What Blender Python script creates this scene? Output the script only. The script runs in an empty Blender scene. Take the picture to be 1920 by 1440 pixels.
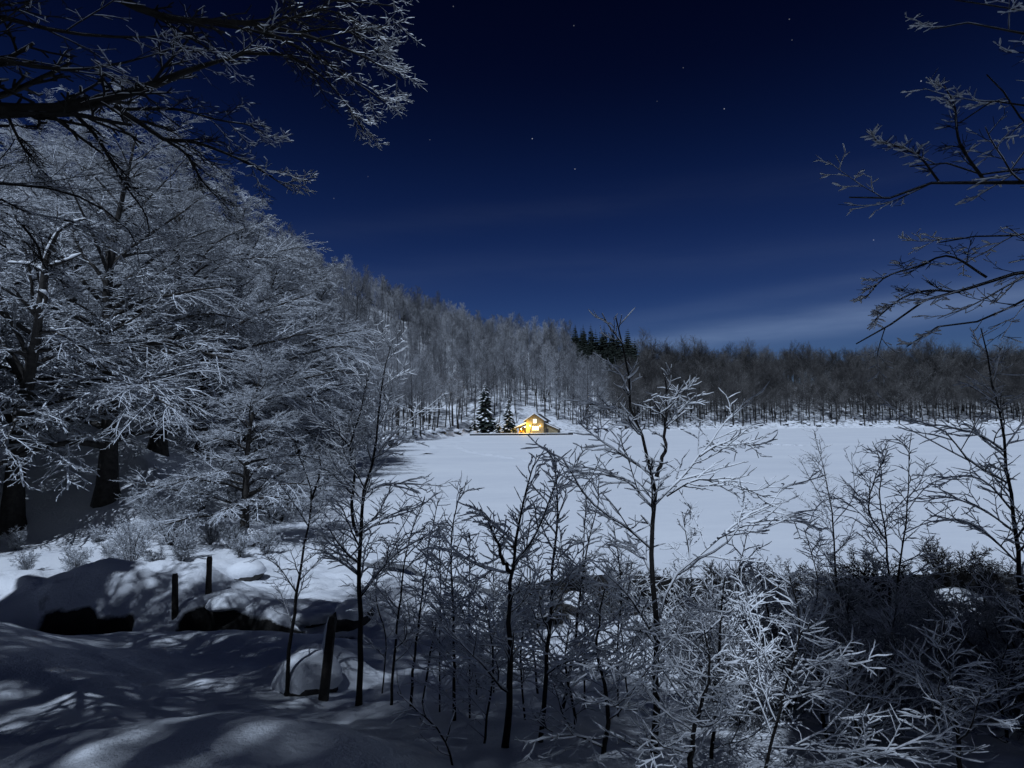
import bpy, math, random
import numpy as np
rng = np.random.default_rng(11)
random.seed(11)
sc = bpy.context.scene
COL = sc.collection

# ------------------------------------------------------------------ camera
FPX = 1100.0                      # focal length in pixels of the 1920 wide photograph
CAM = np.array([0.0, 0.0, 5.0])   # the lake lies at z = 0
_p = math.atan(70 / FPX); _ro = 0.0068
_F = np.array([0, math.cos(_p), math.sin(_p)])
_R0 = np.array([1.0, 0, 0]); _U0 = np.array([0, -math.sin(_p), math.cos(_p)])
_U = math.cos(_ro) * _U0 + math.sin(_ro) * _R0
_R = math.cos(_ro) * _R0 - math.sin(_ro) * _U0
cam_d = bpy.data.cameras.new('camera'); cam = bpy.data.objects.new('camera', cam_d); COL.objects.link(cam)
from mathutils import Matrix, Vector
_m = Matrix.Identity(4)
for _i in range(3):
    _m[_i][0] = _R[_i]; _m[_i][1] = _U[_i]; _m[_i][2] = -_F[_i]; _m[_i][3] = CAM[_i]
cam.matrix_world = _m
cam_d.sensor_width = 36; cam_d.lens = 36 * FPX / 1920
cam_d.clip_start = 0.05; cam_d.clip_end = 6000
sc.camera = cam

def ray(px, py): return _F + (px - 960) / FPX * _R + (720 - py) / FPX * _U
def P(px, py, d): return CAM + d * ray(px, py)
def G(px, py, z=0.0):
    r = ray(px, py); return CAM + (z - CAM[2]) / r[2] * r

# ------------------------------------------------------------------ moonlight and night sky
MOON_EL = math.radians(56)
MOON_TO = np.array([0.38, 1.0])                     # the way the shadows fall
MOON_TO = MOON_TO / np.linalg.norm(MOON_TO)
sun_d = bpy.data.lights.new('moon', 'SUN'); sun = bpy.data.objects.new('moon', sun_d); COL.objects.link(sun)
sun_d.energy = 2.9; sun_d.angle = math.radians(0.55); sun_d.color = (0.67, 0.80, 1.0)
_dv = Vector((MOON_TO[0] * math.cos(MOON_EL), MOON_TO[1] * math.cos(MOON_EL), -math.sin(MOON_EL)))
sun.rotation_euler = _dv.to_track_quat('-Z', 'Y').to_euler()
sun.location = (-20, -60, 60)

world = bpy.data.worlds.new('World'); sc.world = world; world.use_nodes = True
wn = world.node_tree.nodes; wl = world.node_tree.links; wn.clear()
def W(t, **k):
    n = wn.new(t)
    for a, b in k.items(): setattr(n, a, b)
    return n
def wmath(op, a, b=None, clamp=False):
    n = W('ShaderNodeMath', operation=op); n.use_clamp = clamp
    for i, v in enumerate((a, b)):
        if v is None: continue
        if isinstance(v, (int, float)): n.inputs[i].default_value = v
        else: wl.new(v, n.inputs[i])
    return n.outputs[0]
sky = W('ShaderNodeTexSky', sky_type='NISHITA'); sky.sun_disc = False
sky.sun_elevation = MOON_EL
sky.sun_rotation = math.atan2(-MOON_TO[0], -MOON_TO[1])
sky.altitude = 1200; sky.air_density = 1.0; sky.dust_density = 0.2; sky.ozone_density = 2.0
tc = W('ShaderNodeTexCoord'); sep = W('ShaderNodeSeparateXYZ')
nrm = W('ShaderNodeVectorMath', operation='NORMALIZE'); wl.new(tc.outputs['Generated'], nrm.inputs[0])
wl.new(nrm.outputs[0], sep.inputs[0])
# the thinner the air overhead, the darker the moonlit sky: an even fall with elevation, the same all round
elev = wmath('MAXIMUM', sep.outputs['Z'], 0.0)
fall = W('ShaderNodeValToRGB'); cr = fall.color_ramp; cr.interpolation = 'B_SPLINE'
wl.new(elev, fall.inputs[0])
SKYRAMP = [(0.0, (0.27, 0.35, 0.50)), (0.10, (0.19, 0.275, 0.48)), (0.22, (0.092, 0.16, 0.385)), (0.38, (0.042, 0.080, 0.23)),
           (0.52, (0.012, 0.024, 0.085)), (0.70, (0.008, 0.016, 0.060)), (1.0, (0.008, 0.016, 0.06))]
cr.elements[0].position = 0; cr.elements[0].color = (*SKYRAMP[0][1], 1)
cr.elements[1].position = 1; cr.elements[1].color = (*SKYRAMP[-1][1], 1)
for pos, c in SKYRAMP[1:-1]:
    e = cr.elements.new(pos); e.color = (*c, 1)
mul = W('ShaderNodeMix', data_type='RGBA', blend_type='MULTIPLY'); mul.inputs[0].default_value = 1
wl.new(sky.outputs[0], mul.inputs[6]); wl.new(fall.outputs[0], mul.inputs[7])
# thin high cloud: long streaks drawn out along one heading, mostly low in the sky
mp = W('ShaderNodeMapping'); mp.inputs['Rotation'].default_value = (0, math.radians(5), 0)
mp.inputs['Scale'].default_value = (2.0, 2.0, 16.0)
wl.new(nrm.outputs[0], mp.inputs[0])
cn = W('ShaderNodeTexNoise'); cn.inputs['Scale'].default_value = 1.6; cn.inputs['Detail'].default_value = 6; cn.inputs['Roughness'].default_value = 0.55
wl.new(mp.outputs[0], cn.inputs['Vector'])
cs = None
for nx, ny, wd, amp in ((-.14, -.092, .024, 2.5), (-.19, -.13, .016, .5), (-.05, -.26, .030, .22), (-.10, -.36, .022, .16), (.05, .12, .03, .6)):
    dt = W('ShaderNodeVectorMath', operation='DOT_PRODUCT'); wl.new(nrm.outputs[0], dt.inputs[0]); dt.inputs[1].default_value = (nx, ny, 1)
    q_ = wmath('MULTIPLY', dt.outputs['Value'], 1 / wd); band = wmath('EXPONENT', wmath('MULTIPLY', wmath('MULTIPLY', q_, q_), -1.0)); band = wmath('MULTIPLY', band, amp)
    cs = band if cs is None else wmath('ADD', cs, band)
cs = wmath('MULTIPLY', cs, wmath('MULTIPLY', wmath('SUBTRACT', cn.outputs[0], .22), 1.7, True))
cadd = W('ShaderNodeMix', data_type='RGBA', blend_type='ADD'); cadd.clamp_factor = False; wl.new(wmath('MULTIPLY', cs, 0.85), cadd.inputs[0])
wl.new(mul.outputs[2], cadd.inputs[6]); cadd.inputs[7].default_value = (.72, .92, 1.18, 1)
# stars
STARS = [(998, 260, 1.0), (1358, 204, .8), (1078, 317, .8), (1727, 152, .8), (1638, 450, .6), (1076, 48, .35), (850, 12, .35), (1480, 36, .35),
         (626, 372, .25), (806, 262, .22), (762, 217, .25), (1281, 127, .25), (1485, 75, .22), (690, 331, .15), (1232, 190, .15)]
tot = None
for px, py, b in STARS:
    d = ray(px, py); d = d / np.linalg.norm(d)
    dt = W('ShaderNodeVectorMath', operation='DISTANCE'); wl.new(nrm.outputs[0], dt.inputs[0]); dt.inputs[1].default_value = tuple(d)
    v = wmath('MULTIPLY', wmath('LESS_THAN', dt.outputs['Value'], 0.00080), b)
    tot = v if tot is None else wmath('ADD', tot, v)
sadd = W('ShaderNodeMix', data_type='RGBA', blend_type='ADD'); wl.new(tot, sadd.inputs[0]); sadd.clamp_factor = False
wl.new(cadd.outputs[2], sadd.inputs[6]); sadd.inputs[7].default_value = (4.2, 4.4, 5.0, 1)
bg = W('ShaderNodeBackground'); bg.inputs[1].default_value = 0.06
wl.new(sadd.outputs[2], bg.inputs[0]); wo = W('ShaderNodeOutputWorld'); wl.new(bg.outputs[0], wo.inputs[0])

sc.view_settings.view_transform = 'Standard'; sc.view_settings.look = 'None'
sc.view_settings.exposure = 0; sc.view_settings.gamma = 1
sc.cycles.use_denoising = True
try: sc.cycles.denoiser = 'OPENIMAGEDENOISE'
except Exception: pass
sc.cycles.max_bounces = 5; sc.cycles.diffuse_bounces = 3; sc.cycles.glossy_bounces = 3; sc.cycles.transparent_max_bounces = 4
sc.cycles.caustics_reflective = False; sc.cycles.caustics_refractive = False
sc.cycles.sample_clamp_indirect = 4

# ------------------------------------------------------------------ materials
def mat(name):
    m = bpy.data.materials.new(name); m.use_nodes = True
    nt = m.node_tree; b = nt.nodes['Principled BSDF']
    return m, nt, b
def nd(nt, t, **k):
    n = nt.nodes.new(t)
    for a, b in k.items(): setattr(n, a, b)
    return n
def noise(nt, scale, detail=4, rough=.55, coord=None, stretch=None):
    n = nd(nt, 'ShaderNodeTexNoise'); n.inputs['Scale'].default_value = scale
    n.inputs['Detail'].default_value = detail; n.inputs['Roughness'].default_value = rough
    c = coord
    if c is None:
        t = nd(nt, 'ShaderNodeTexCoord'); c = t.outputs['Object']
    if stretch:
        mp = nd(nt, 'ShaderNodeMapping'); mp.inputs['Scale'].default_value = stretch
        nt.links.new(c, mp.inputs[0]); c = mp.outputs[0]
    nt.links.new(c, n.inputs['Vector'])
    return n.outputs[0]
def ramp(nt, src, stops, interp='LINEAR'):
    r = nd(nt, 'ShaderNodeValToRGB'); r.color_ramp.interpolation = interp
    e = r.color_ramp.elements
    while len(e) > 1: e.remove(e[-1])
    e[0].position = stops[0][0]; e[0].color = (*stops[0][1], 1)
    for p, c in stops[1:]:
        x = e.new(p); x.color = (*c, 1)
    nt.links.new(src, r.inputs[0]); return r.outputs[0]
def mixc(nt, f, a, b):
    m = nd(nt, 'ShaderNodeMix', data_type='RGBA')
    if isinstance(f, (int, float)): m.inputs[0].default_value = f
    else: nt.links.new(f, m.inputs[0])
    for i, v in ((6, a), (7, b)):
        if isinstance(v, tuple): m.inputs[i].default_value = (*v, 1)
        else: nt.links.new(v, m.inputs[i])
    return m.outputs[2]
def mth(nt, op, a, b=None, clamp=False):
    n = nd(nt, 'ShaderNodeMath', operation=op); n.use_clamp = clamp
    for i, v in enumerate((a, b)):
        if v is None: continue
        if isinstance(v, (int, float)): n.inputs[i].default_value = v
        else: nt.links.new(v, n.inputs[i])
    return n.outputs[0]
def bump(nt, b, h, strength, dist=.02):
    n = nd(nt, 'ShaderNodeBump'); n.inputs['Strength'].default_value = strength; n.inputs['Distance'].default_value = dist
    nt.links.new(h, n.inputs['Height']); nt.links.new(n.outputs[0], b.inputs['Normal'])
def norz(nt):
    g = nd(nt, 'ShaderNodeNewGeometry'); s = nd(nt, 'ShaderNodeSeparateXYZ')
    nt.links.new(g.outputs['Normal'], s.inputs[0]); return s.outputs['Z']

M = {}
def m_snow_ground():
    m, nt, b = mat('snow_ground')
    g = nd(nt, 'ShaderNodeNewGeometry'); pos = g.outputs['Position']
    s = nd(nt, 'ShaderNodeSeparateXYZ'); nt.links.new(g.outputs['Normal'], s.inputs[0])
    n1 = noise(nt, 3.0, 5, .6, pos); n2 = noise(nt, .5, 4, .6, pos)
    steep = mth(nt, 'MULTIPLY', mth(nt, 'SUBTRACT', mth(nt, 'ADD', .60, mth(nt, 'MULTIPLY', mth(nt, 'SUBTRACT', n1, .5), .25)), s.outputs['Z']), 9.0, True)
    at = nd(nt, 'ShaderNodeAttribute'); at.attribute_name = 'litter'
    n3 = noise(nt, .38, 6, .72, pos, (1, 1, 2.0))
    lit = mth(nt, 'MULTIPLY', mth(nt, 'MULTIPLY', mth(nt, 'SUBTRACT', n3, .50), 12.0, True), at.outputs['Fac'])
    earth = ramp(nt, n1, [(0.3, (.006, .006, .006)), (.6, (.018, .016, .014)), (.8, (.035, .032, .03))])
    snow = ramp(nt, n2, [(0.3, (.74, .76, .80)), (.7, (.84, .85, .87))])
    ab = nd(nt, 'ShaderNodeAttribute'); ab.attribute_name = 'brush'
    lit = mth(nt, 'MAXIMUM', lit, mth(nt, 'MULTIPLY', mth(nt, 'SUBTRACT', mth(nt, 'ADD', noise(nt, 1.3, 6, .7, pos), mth(nt, 'MULTIPLY', ab.outputs['Fac'], .62)), .86), 9.0, True))
    c = mixc(nt, mth(nt, 'MAXIMUM', steep, lit), snow, earth)
    nt.links.new(c, b.inputs['Base Color']); b.inputs['Roughness'].default_value = .75; b.inputs['Specular IOR Level'].default_value = .25
    bump(nt, b, mth(nt, 'ADD', noise(nt, 7, 6, .66, pos), mth(nt, 'MULTIPLY', noise(nt, 55, 3, .6, pos), .3)), .7, .07)
    return m
def m_lake():
    m, nt, b = mat('snow_on_ice')
    g = nd(nt, 'ShaderNodeNewGeometry'); pos = g.outputs['Position']
    n = noise(nt, .05, 5, .6, pos, (1, 2.2, 1)); n2 = noise(nt, .7, 4, .6, pos, (1, 1.6, 1))
    nt.links.new(ramp(nt, mth(nt, 'ADD', mth(nt, 'MULTIPLY', n, .7), mth(nt, 'MULTIPLY', n2, .3)), [(.35, (.70, .72, .76)), (.65, (.80, .815, .84))]), b.inputs['Base Color'])
    b.inputs['Roughness'].default_value = .7; b.inputs['Specular IOR Level'].default_value = .25
    bump(nt, b, mth(nt, 'ADD', n2, mth(nt, 'MULTIPLY', noise(nt, 6, 4, .6, pos), .35)), .30, .06)
    return m
def m_snow():
    m, nt, b = mat('snow_lump')
    b.inputs['Base Color'].default_value = (.80, .815, .84, 1); b.inputs['Roughness'].default_value = .75; b.inputs['Specular IOR Level'].default_value = .2
    bump(nt, b, mth(nt, 'ADD', noise(nt, 3, 4), mth(nt, 'MULTIPLY', noise(nt, 18, 4), .4)), .6, .06)
    return m
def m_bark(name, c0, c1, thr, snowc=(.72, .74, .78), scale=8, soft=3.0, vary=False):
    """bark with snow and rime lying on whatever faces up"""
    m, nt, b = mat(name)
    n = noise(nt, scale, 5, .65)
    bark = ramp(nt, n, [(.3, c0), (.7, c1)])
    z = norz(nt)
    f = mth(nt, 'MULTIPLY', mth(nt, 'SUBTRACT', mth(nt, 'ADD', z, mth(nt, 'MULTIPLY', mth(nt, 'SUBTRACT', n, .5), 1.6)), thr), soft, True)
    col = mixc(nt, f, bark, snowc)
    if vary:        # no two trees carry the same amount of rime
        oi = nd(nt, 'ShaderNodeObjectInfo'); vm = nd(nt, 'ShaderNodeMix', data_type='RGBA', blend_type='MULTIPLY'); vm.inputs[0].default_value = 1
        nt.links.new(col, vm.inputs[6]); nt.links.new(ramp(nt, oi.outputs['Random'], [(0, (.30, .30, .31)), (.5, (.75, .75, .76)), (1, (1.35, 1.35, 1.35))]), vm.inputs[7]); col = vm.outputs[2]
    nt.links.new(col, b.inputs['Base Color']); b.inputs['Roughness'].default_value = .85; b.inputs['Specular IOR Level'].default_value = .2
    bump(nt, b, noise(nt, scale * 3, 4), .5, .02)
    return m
def m_plain(name, c, rough=.8, var=.35, scale=6, bmp=.3):
    m, nt, b = mat(name)
    n = noise(nt, scale, 5, .6)
    lo = tuple(x * (1 - var) for x in c); hi = tuple(min(1, x * (1 + var)) for x in c)
    nt.links.new(ramp(nt, n, [(.3, lo), (.7, hi)]), b.inputs['Base Color']); b.inputs['Roughness'].default_value = rough
    if bmp: bump(nt, b, noise(nt, scale * 2.5, 4), bmp, .03)
    return m
def m_emit(name, c, s):
    m, nt, b = mat(name); b.inputs['Base Color'].default_value = (*c, 1)
    b.inputs['Emission Color'].default_value = (*c, 1); b.inputs['Emission Strength'].default_value = s
    return m
M['ground'] = m_snow_ground(); M['lake'] = m_lake(); M['snow'] = m_snow()
M['bark_young'] = m_bark('bark_young', (.012, .011, .010), (.030, .027, .025), .93, scale=14)
M['bark_old'] = m_bark('bark_old', (.020, .018, .016), (.055, .050, .046), .80, scale=5)
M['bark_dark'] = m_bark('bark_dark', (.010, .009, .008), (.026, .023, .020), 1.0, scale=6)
M['rime'] = m_bark('rime_twigs', (.12, .123, .13), (.25, .255, .265), -.22, (.74, .77, .82), 1.6, 1.3)
M['rime_far'] = m_bark('rime_far_twigs', (.15, .153, .16), (.30, .305, .315), -.1, (.70, .72, .76), .6, .8, True)
M['twig_dark'] = m_bark('bare_twigs', (.075, .070, .066), (.15, .142, .135), .35, (.42, .43, .45), .5, .8, True)
M['trunk_far'] = m_plain('trunk_far', (.030, .027, .025), .9, .4, 1.5, 0)
M['needle'] = m_plain('needles', (.012, .020, .014), .85, .5, 1.2, 0)
M['rock'] = m_plain('dark_rock', (.030, .028, .027), .85, .5, 3.0, .6)
M['wood'] = m_plain('weathered_wood', (.032, .026, .021), .9, .5, 9, .6)
M['wallstone'] = m_plain('stone_wall', (.22, .18, .11), .9, .35, 1.2, .5)
M['roof'] = m_plain('roof_slate', (.035, .033, .034), .8, .3, 3, .2)
M['leaf'] = m_plain('dead_leaf', (.045, .030, .018), .9, .4, 20, 0)
M['quay'] = m_plain('dark_stone', (.020, .019, .018), .9, .5, 2, .4)
def m_water():
    m, nt, b = mat('open_water'); b.inputs['Base Color'].default_value = (.004, .005, .007, 1); b.inputs['Roughness'].default_value = .06
    b.inputs['IOR'].default_value = 1.33; b.inputs['Specular IOR Level'].default_value = .3
    bump(nt, b, noise(nt, 5, 3), .12, .02); return m
M['water'] = m_water()

# ------------------------------------------------------------------ mesh helpers
def mesh_np(name, v, faces, mats, smooth=True, mi=None):
    """faces: list of (n,k) integer arrays"""
    me = bpy.data.meshes.new(name)
    v = np.ascontiguousarray(v, dtype=np.float32)
    me.vertices.add(len(v)); me.vertices.foreach_set('co', v.ravel())
    faces = [np.asarray(f, dtype=np.int32) for f in faces if len(f)]
    nl = sum(f.size for f in faces); nf = sum(len(f) for f in faces)
    me.loops.add(nl); me.loops.foreach_set('vertex_index', np.concatenate([f.ravel() for f in faces]))
    me.polygons.add(nf)
    tot = np.concatenate([np.full(len(f), f.shape[1], dtype=np.int32) for f in faces])
    st = np.concatenate([[0], np.cumsum(tot)[:-1]]).astype(np.int32)
    me.polygons.foreach_set('loop_start', st); me.polygons.foreach_set('loop_total', tot)
    me.polygons.foreach_set('use_smooth', np.full(nf, smooth, dtype=bool))
    for m in (mats if isinstance(mats, (list, tuple)) else [mats]): me.materials.append(m)
    if mi is not None: me.polygons.foreach_set('material_index', np.asarray(mi, dtype=np.int32))
    me.update(calc_edges=True); me.validate()
    return me
def obj(name, me, parent=None, loc=None):
    o = bpy.data.objects.new(name, me); COL.objects.link(o)
    if parent is not None: o.parent = parent
    if loc is not None: o.location = tuple(float(a) for a in loc)
    return o
def tag(o, label=None, cat=None, group=None, kind=None):
    if label: o['label'] = label
    if cat: o['category'] = cat
    if group: o['group'] = group
    if kind: o['kind'] = kind
    return o
def empty(name, loc, label=None, cat=None, group=None, rz=0, s=1.0):
    o = bpy.data.objects.new(name, None); COL.objects.link(o); o.location = tuple(float(a) for a in loc)
    o.rotation_euler = (0, 0, rz); o.scale = (s, s, s); o.empty_display_size = .2
    return tag(o, label, cat, group)
class Geo:
    def __init__(s): s.v = []; s.q = []; s.n = 0; s.t = []
    def add(s, v, q, tri=None):
        v = np.asarray(v, float).reshape(-1, 3)
        if q is not None and len(q): s.q.append(np.asarray(q) + s.n)
        if tri is not None and len(tri): s.t.append(np.asarray(tri) + s.n)
        s.v.append(v); s.n += len(v); return s
    def box(s, lo, hi):
        x0, y0, z0 = lo; x1, y1, z1 = hi
        v = [(x0,y0,z0),(x1,y0,z0),(x1,y1,z0),(x0,y1,z0),(x0,y0,z1),(x1,y0,z1),(x1,y1,z1),(x0,y1,z1)]
        return s.add(v, [(0,3,2,1),(4,5,6,7),(0,1,5,4),(1,2,6,5),(2,3,7,6),(3,0,4,7)])
    def mesh(s, name, m, smooth=True, off=None):
        v = np.concatenate(s.v)
        if off is not None: v = v - np.asarray(off)
        f = []
        if s.q: f.append(np.concatenate(s.q))
        if s.t: f.append(np.concatenate(s.t))
        return mesh_np(name, v, f, m, smooth)
def unit(a): return a / np.maximum(np.linalg.norm(a, axis=-1, keepdims=True), 1e-9)

def vnoise(x, y, seed=0):
    xi = np.floor(x).astype(np.int64); yi = np.floor(y).astype(np.int64); xf = x - xi; yf = y - yi
    def h(a, b):
        n = (a * 374761393 + b * 668265263 + seed * 1442695041) & 0x7fffffff
        n = ((n ^ (n >> 13)) * 1274126177) & 0x7fffffff
        return ((n ^ (n >> 16)) & 0xffff) / 65535.0
    u = xf * xf * (3 - 2 * xf); w = yf * yf * (3 - 2 * yf)
    return (h(xi, yi) * (1 - u) + h(xi + 1, yi) * u) * (1 - w) + (h(xi, yi + 1) * (1 - u) + h(xi + 1, yi + 1) * u) * w
def fbm(x, y, oct=4, seed=0):
    s = 0; a = .5
    for i in range(oct):
        s = s + a * (vnoise(x, y, seed + i) - .5); x = x * 2.03 + 17.3; y = y * 2.03 + 5.1; a *= .5
    return s

# ------------------------------------------------------------------ terrain
def polar(lst):
    th = []; rr = []
    for px, py in lst:
        g = G(px, py); th.append(math.atan2(g[0], g[1])); rr.append(math.hypot(g[0], g[1]))
    return np.array(th), np.array(rr)
NEAR = polar([(420, 1022), (480, 1026), (640, 1038), (780, 1062), (900, 1085), (1000, 1112), (1100, 1086), (1300, 1096), (1480, 1108), (1700, 1090), (1920, 1086)])
FARS = polar([(420, 1022), (480, 1006), (560, 945), (640, 874), (700, 848), (800, 823.5), (890, 815.9), (1075, 815.4), (1120, 811.5), (1300, 805.5), (1500, 803), (1920, 800.5)])
_ext = np.array([(-140., -60.), (-90., -12.), (-55., 16.), (-34., 24.5), (-22., 25.0), (-16., 23.5)])
_et = np.arctan2(_ext[:, 0], _ext[:, 1]); _er = np.hypot(_ext[:, 0], _ext[:, 1])
NEAR = (np.concatenate([_et, NEAR[0][1:]]), np.concatenate([_er, NEAR[1][1:]]))
FARS = (np.concatenate([_et, FARS[0][1:]]), np.concatenate([_er, FARS[1][1:]]))
def bear(px): r = ray(px, 720); return math.atan2(r[0], r[1])
_rx = np.array([bear(p) for p in (-300, 0, 300, 520, 640, 760, 900, 1050, 1150, 1190, 1230, 1500, 1920)])
_rR = np.array([150, 200, 265, 330, 380, 420, 430, 430, 420, 410, 400, 400, 400.])
_rR = _rR / np.cos(_rx)                                # depths to radii
_rH = np.array([75, 92, 98, 94, 88, 77, 63, 55, 45, 41, 28, 27, 29.])
# outline of the shore, and how far behind it the ridge stands
_st = np.concatenate([FARS[0][:6], np.linspace(FARS[0][6], FARS[0][-1], 60)])
SHORE = np.stack([np.interp(_st, *FARS) * np.sin(_st), np.interp(_st, *FARS) * np.cos(_st)], -1)
GULLY = np.array([(-13.5, 13.4), (-11.0, 13.3), (-9.4, 13.2), (-8.2, 13.4), (-6.9, 13.1), (-5.6, 12.5), (-4.2, 12.1), (-2.8, 12.0), (-1.2, 12.6), (1.0, 13.6), (4.0, 14.8)])
def segdist(x, y, pl):
    d = np.full(np.shape(x), 1e9); tt = np.zeros(np.shape(x))
    for i in range(len(pl) - 1):
        a, b = pl[i], pl[i + 1]; e = b - a; L2 = (e * e).sum()
        t = np.clip(((x - a[0]) * e[0] + (y - a[1]) * e[1]) / L2, 0, 1)
        q = np.hypot(x - a[0] - t * e[0], y - a[1] - t * e[1])
        m = q < d; d = np.where(m, q, d); tt = np.where(m, i + t, tt)
    return d, tt
def sstep(a, b, x): t = np.clip((x - a) / (b - a), 0, 1); return t * t * (3 - 2 * t)
_rD = segdist(_rR * np.sin(_rx), _rR * np.cos(_rx), SHORE)[0]
BUMPS = [  # x, y, rx, ry, height
    (-9.6, 8.4, 3.6, 2.3, 1.15), (-12.5, 15.6, 3.6, 1.5, .75), (-9.6, 15.3, 1.7, 1.1, .62), (-8.0, 15.6, 1.0, .8, .38), (-7.2, 15.0, 1.3, 1.2, .35),
    (-5.9, 14.0, 1.4, .7, .30), (-4.4, 13.6, 1.1, .6, .30), (-2.9, 13.4, 1.0, .6, .25), (-6.0, 11.3, 2.2, .8, .16), (-3.8, 10.9, 1.6, .7, .14),
    (-1.55, 3.3, 1.15, .75, .40), (-3.6, 3.0, 1.4, .8, .12), (-3.0, 10.2, .55, .4, .3), (-2.75, 8.75, .62, .5, .45),
    (-9.2, 14.6, 2.0, .8, .25)]
HOUSE_XY = G(1003, 813.6, .35)[:2]
def height(x, y):
    x = np.asarray(x, float); y = np.asarray(y, float)
    th = np.arctan2(x, y); r = np.hypot(x, y)
    N = np.interp(th, *NEAR); S = np.interp(th, *FARS); Rr = np.interp(th, _rx, _rR); H = np.interp(th, _rx, _rH)
    back = sstep(0.86, 1.25, th)                       # beyond the right edge the shore swings round behind
    N = N * (1 - back) + 30 * back; S = S * (1 - back) + 30 * back
    H = H * (1 - back) + 22 * back
    bl = sstep(-1.0, -1.7, th); H = H * (1 - bl) + 30 * bl
    S = np.maximum(S, N)
    yy = np.where(y > 0, np.hypot(y, .35 * np.minimum(np.abs(x), 40)), y)
    z = np.interp(yy, [-60, -30, -5, 0, 2.7, 5, 7.1, 10, 13, 15.2, 17.5, 20, 26], [9, 6.2, 3.9, 3.4, 3.25, 2.45, 1.68, 1.02, .62, .40, .24, .18, .15])
    for bx, by, rx_, ry_, h in BUMPS:
        z = z + h * np.exp(-(((x - bx) / rx_) ** 2 + ((y - by) / ry_) ** 2) ** 1.25)
    lump = np.exp(-(r / 26) ** 2)
    z = z + lump * (.34 * fbm(x * .55, y * .55, 3, 3) + .15 * fbm(x * 1.7, y * 1.7, 3, 9) + .085 * fbm(x * 3.6, y * 3.6, 2, 15))
    z = z + sstep(-6.5, -8.0, x) * sstep(13.3, 14.2, y) * sstep(19, 16.5, y) * (.75 * fbm(x * .95, y * .95, 3, 33))
    churn = sstep(13.5, 15, y) * sstep(26, 22, y) * sstep(-3, -5, x) * sstep(-16, -13, x)
    z = z + churn * .22 * fbm(x * 3.2, y * 3.2, 3, 21)
    # the brook and the open water along the near shore
    gd, gt = segdist(x, y, GULLY)
    wv = .78 + .35 * fbm(x * 1.1, y * 1.1, 2, 31) * 2
    dep = 1.25 * (sstep(.8, 1.4, gt) * sstep(2.75, 2.3, gt) + sstep(3.35, 3.75, gt) * sstep(6.95, 6.3, gt)) * (.72 + 1.1 * fbm(x * 1.9, y * 1.9, 2, 77) + .28) + .25
    z = z - dep * np.exp(-(gd / (wv * .62)) ** 4)
    cm = sstep(bear(560), bear(660), th) * sstep(bear(960), bear(880), th)
    bk = (1 - back) * sstep(bear(940), bear(1010), th); rc = r - (N - 2.2)
    z = z + bk * np.where(rc < 0, np.exp(-(rc / 1.7) ** 2), np.exp(-(rc / .8) ** 2)) * np.clip(11.0 / N - .26 + .35 * fbm(x * .9, y * .9, 3, 91), .05, 1)
    cw = np.interp(th, [bear(560), bear(700), bear(860), bear(960), bear(1100), bear(1500), bear(1900)], [.5, 1.0, .8, 1.4, 3.2, 3.2, 3.4])
    z = z - cm * 1.1 * np.exp(-((r - (N - cw * .75)) / np.maximum(cw, .3)) ** 4)
    # lake bed, hills
    w = np.clip(np.minimum(r - N, S - r), 0, None)
    z = z - 1.6 * (1 - np.exp(-w / 1.2))
    sd = segdist(x, y, SHORE)[0]
    t = sd / np.interp(th, _rx, _rD)
    t = t + np.clip(r - Rr, 0, None) * 0
    prof = np.where(r < Rr, np.minimum(t, 1.15) ** 1.18, np.maximum(1 - .35 * np.clip((r - Rr) / 250, 0, 1.5), .1))
    hill = H * prof
    rough = np.clip(sd / 60, 0, 1)
    hill = hill + rough * (9 * fbm(x / 60, y / 60, 3, 51) + 2.2 * fbm(x / 11, y / 11, 3, 57))
    bank = .9 * sstep(0, 5, r - S) * sstep(90, 150, r)
    z = z + np.where(r > S, hill, 0) + bank
    hx, hy = x - HOUSE_XY[0], y - HOUSE_XY[1]           # the levelled ground the house stands on
    pad = sstep(26, 20, np.abs(hx + 2)) * sstep(-4.6, -3.6, hy) * sstep(18, 11, hy)
    return z * (1 - pad) + .48 * pad
def gz(x, y): return float(height(np.array([x]), np.array([y]))[0])
def ground_hit(px, py, d0=1.5, d1=60):
    d = np.linspace(d0, d1, 3000); p = CAM[None] + d[:, None] * ray(px, py)[None]
    below = p[:, 2] < height(p[:, 0], p[:, 1]) - 0
    i = int(np.argmax(below)) if below.any() else len(d) - 1
    return float(d[i])

th = np.concatenate([np.arange(-math.pi, -.86, .04), np.arange(-.86, .86, .0058), np.arange(.86, math.pi, .04)])
rs = np.concatenate([np.arange(.3, 2.2, .14), np.arange(2.2, 9, .07), np.arange(9, 16, .075), np.arange(16, 24, .13), np.geomspace(24, 1500, 120)])
TH, RS = np.meshgrid(th, rs)
gx = RS * np.sin(TH); gy = RS * np.cos(TH); gzz = height(gx, gy)
nT = len(th); nR = len(rs)
idx = np.arange(nT * nR).reshape(nR, nT)
nxt = np.roll(idx, -1, axis=1)
quads = np.stack([idx[:-1], idx[1:], nxt[1:], nxt[:-1]], -1).reshape(-1, 4)[:, ::-1]
me = mesh_np('ground', np.stack([gx, gy, gzz], -1).reshape(-1, 3), [quads, np.array([[nT - 1 - k for k in range(nT)]])[:, ::-1]], M['ground'])
lit = (np.clip((RS - np.interp(TH, *FARS)) / 6, 0, 1) * sstep(60, 120, RS)).astype(np.float32)
lit = lit * (.45 + .55 * sstep(bear(1050), bear(1120), TH)).astype(np.float32)
a = me.attributes.new('litter', 'FLOAT', 'POINT'); a.data.foreach_set('value', np.ascontiguousarray(lit, dtype=np.float32).ravel())
_N = np.interp(TH, *NEAR)                              # the brushy bank along the near shore, where no snow lies
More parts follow.
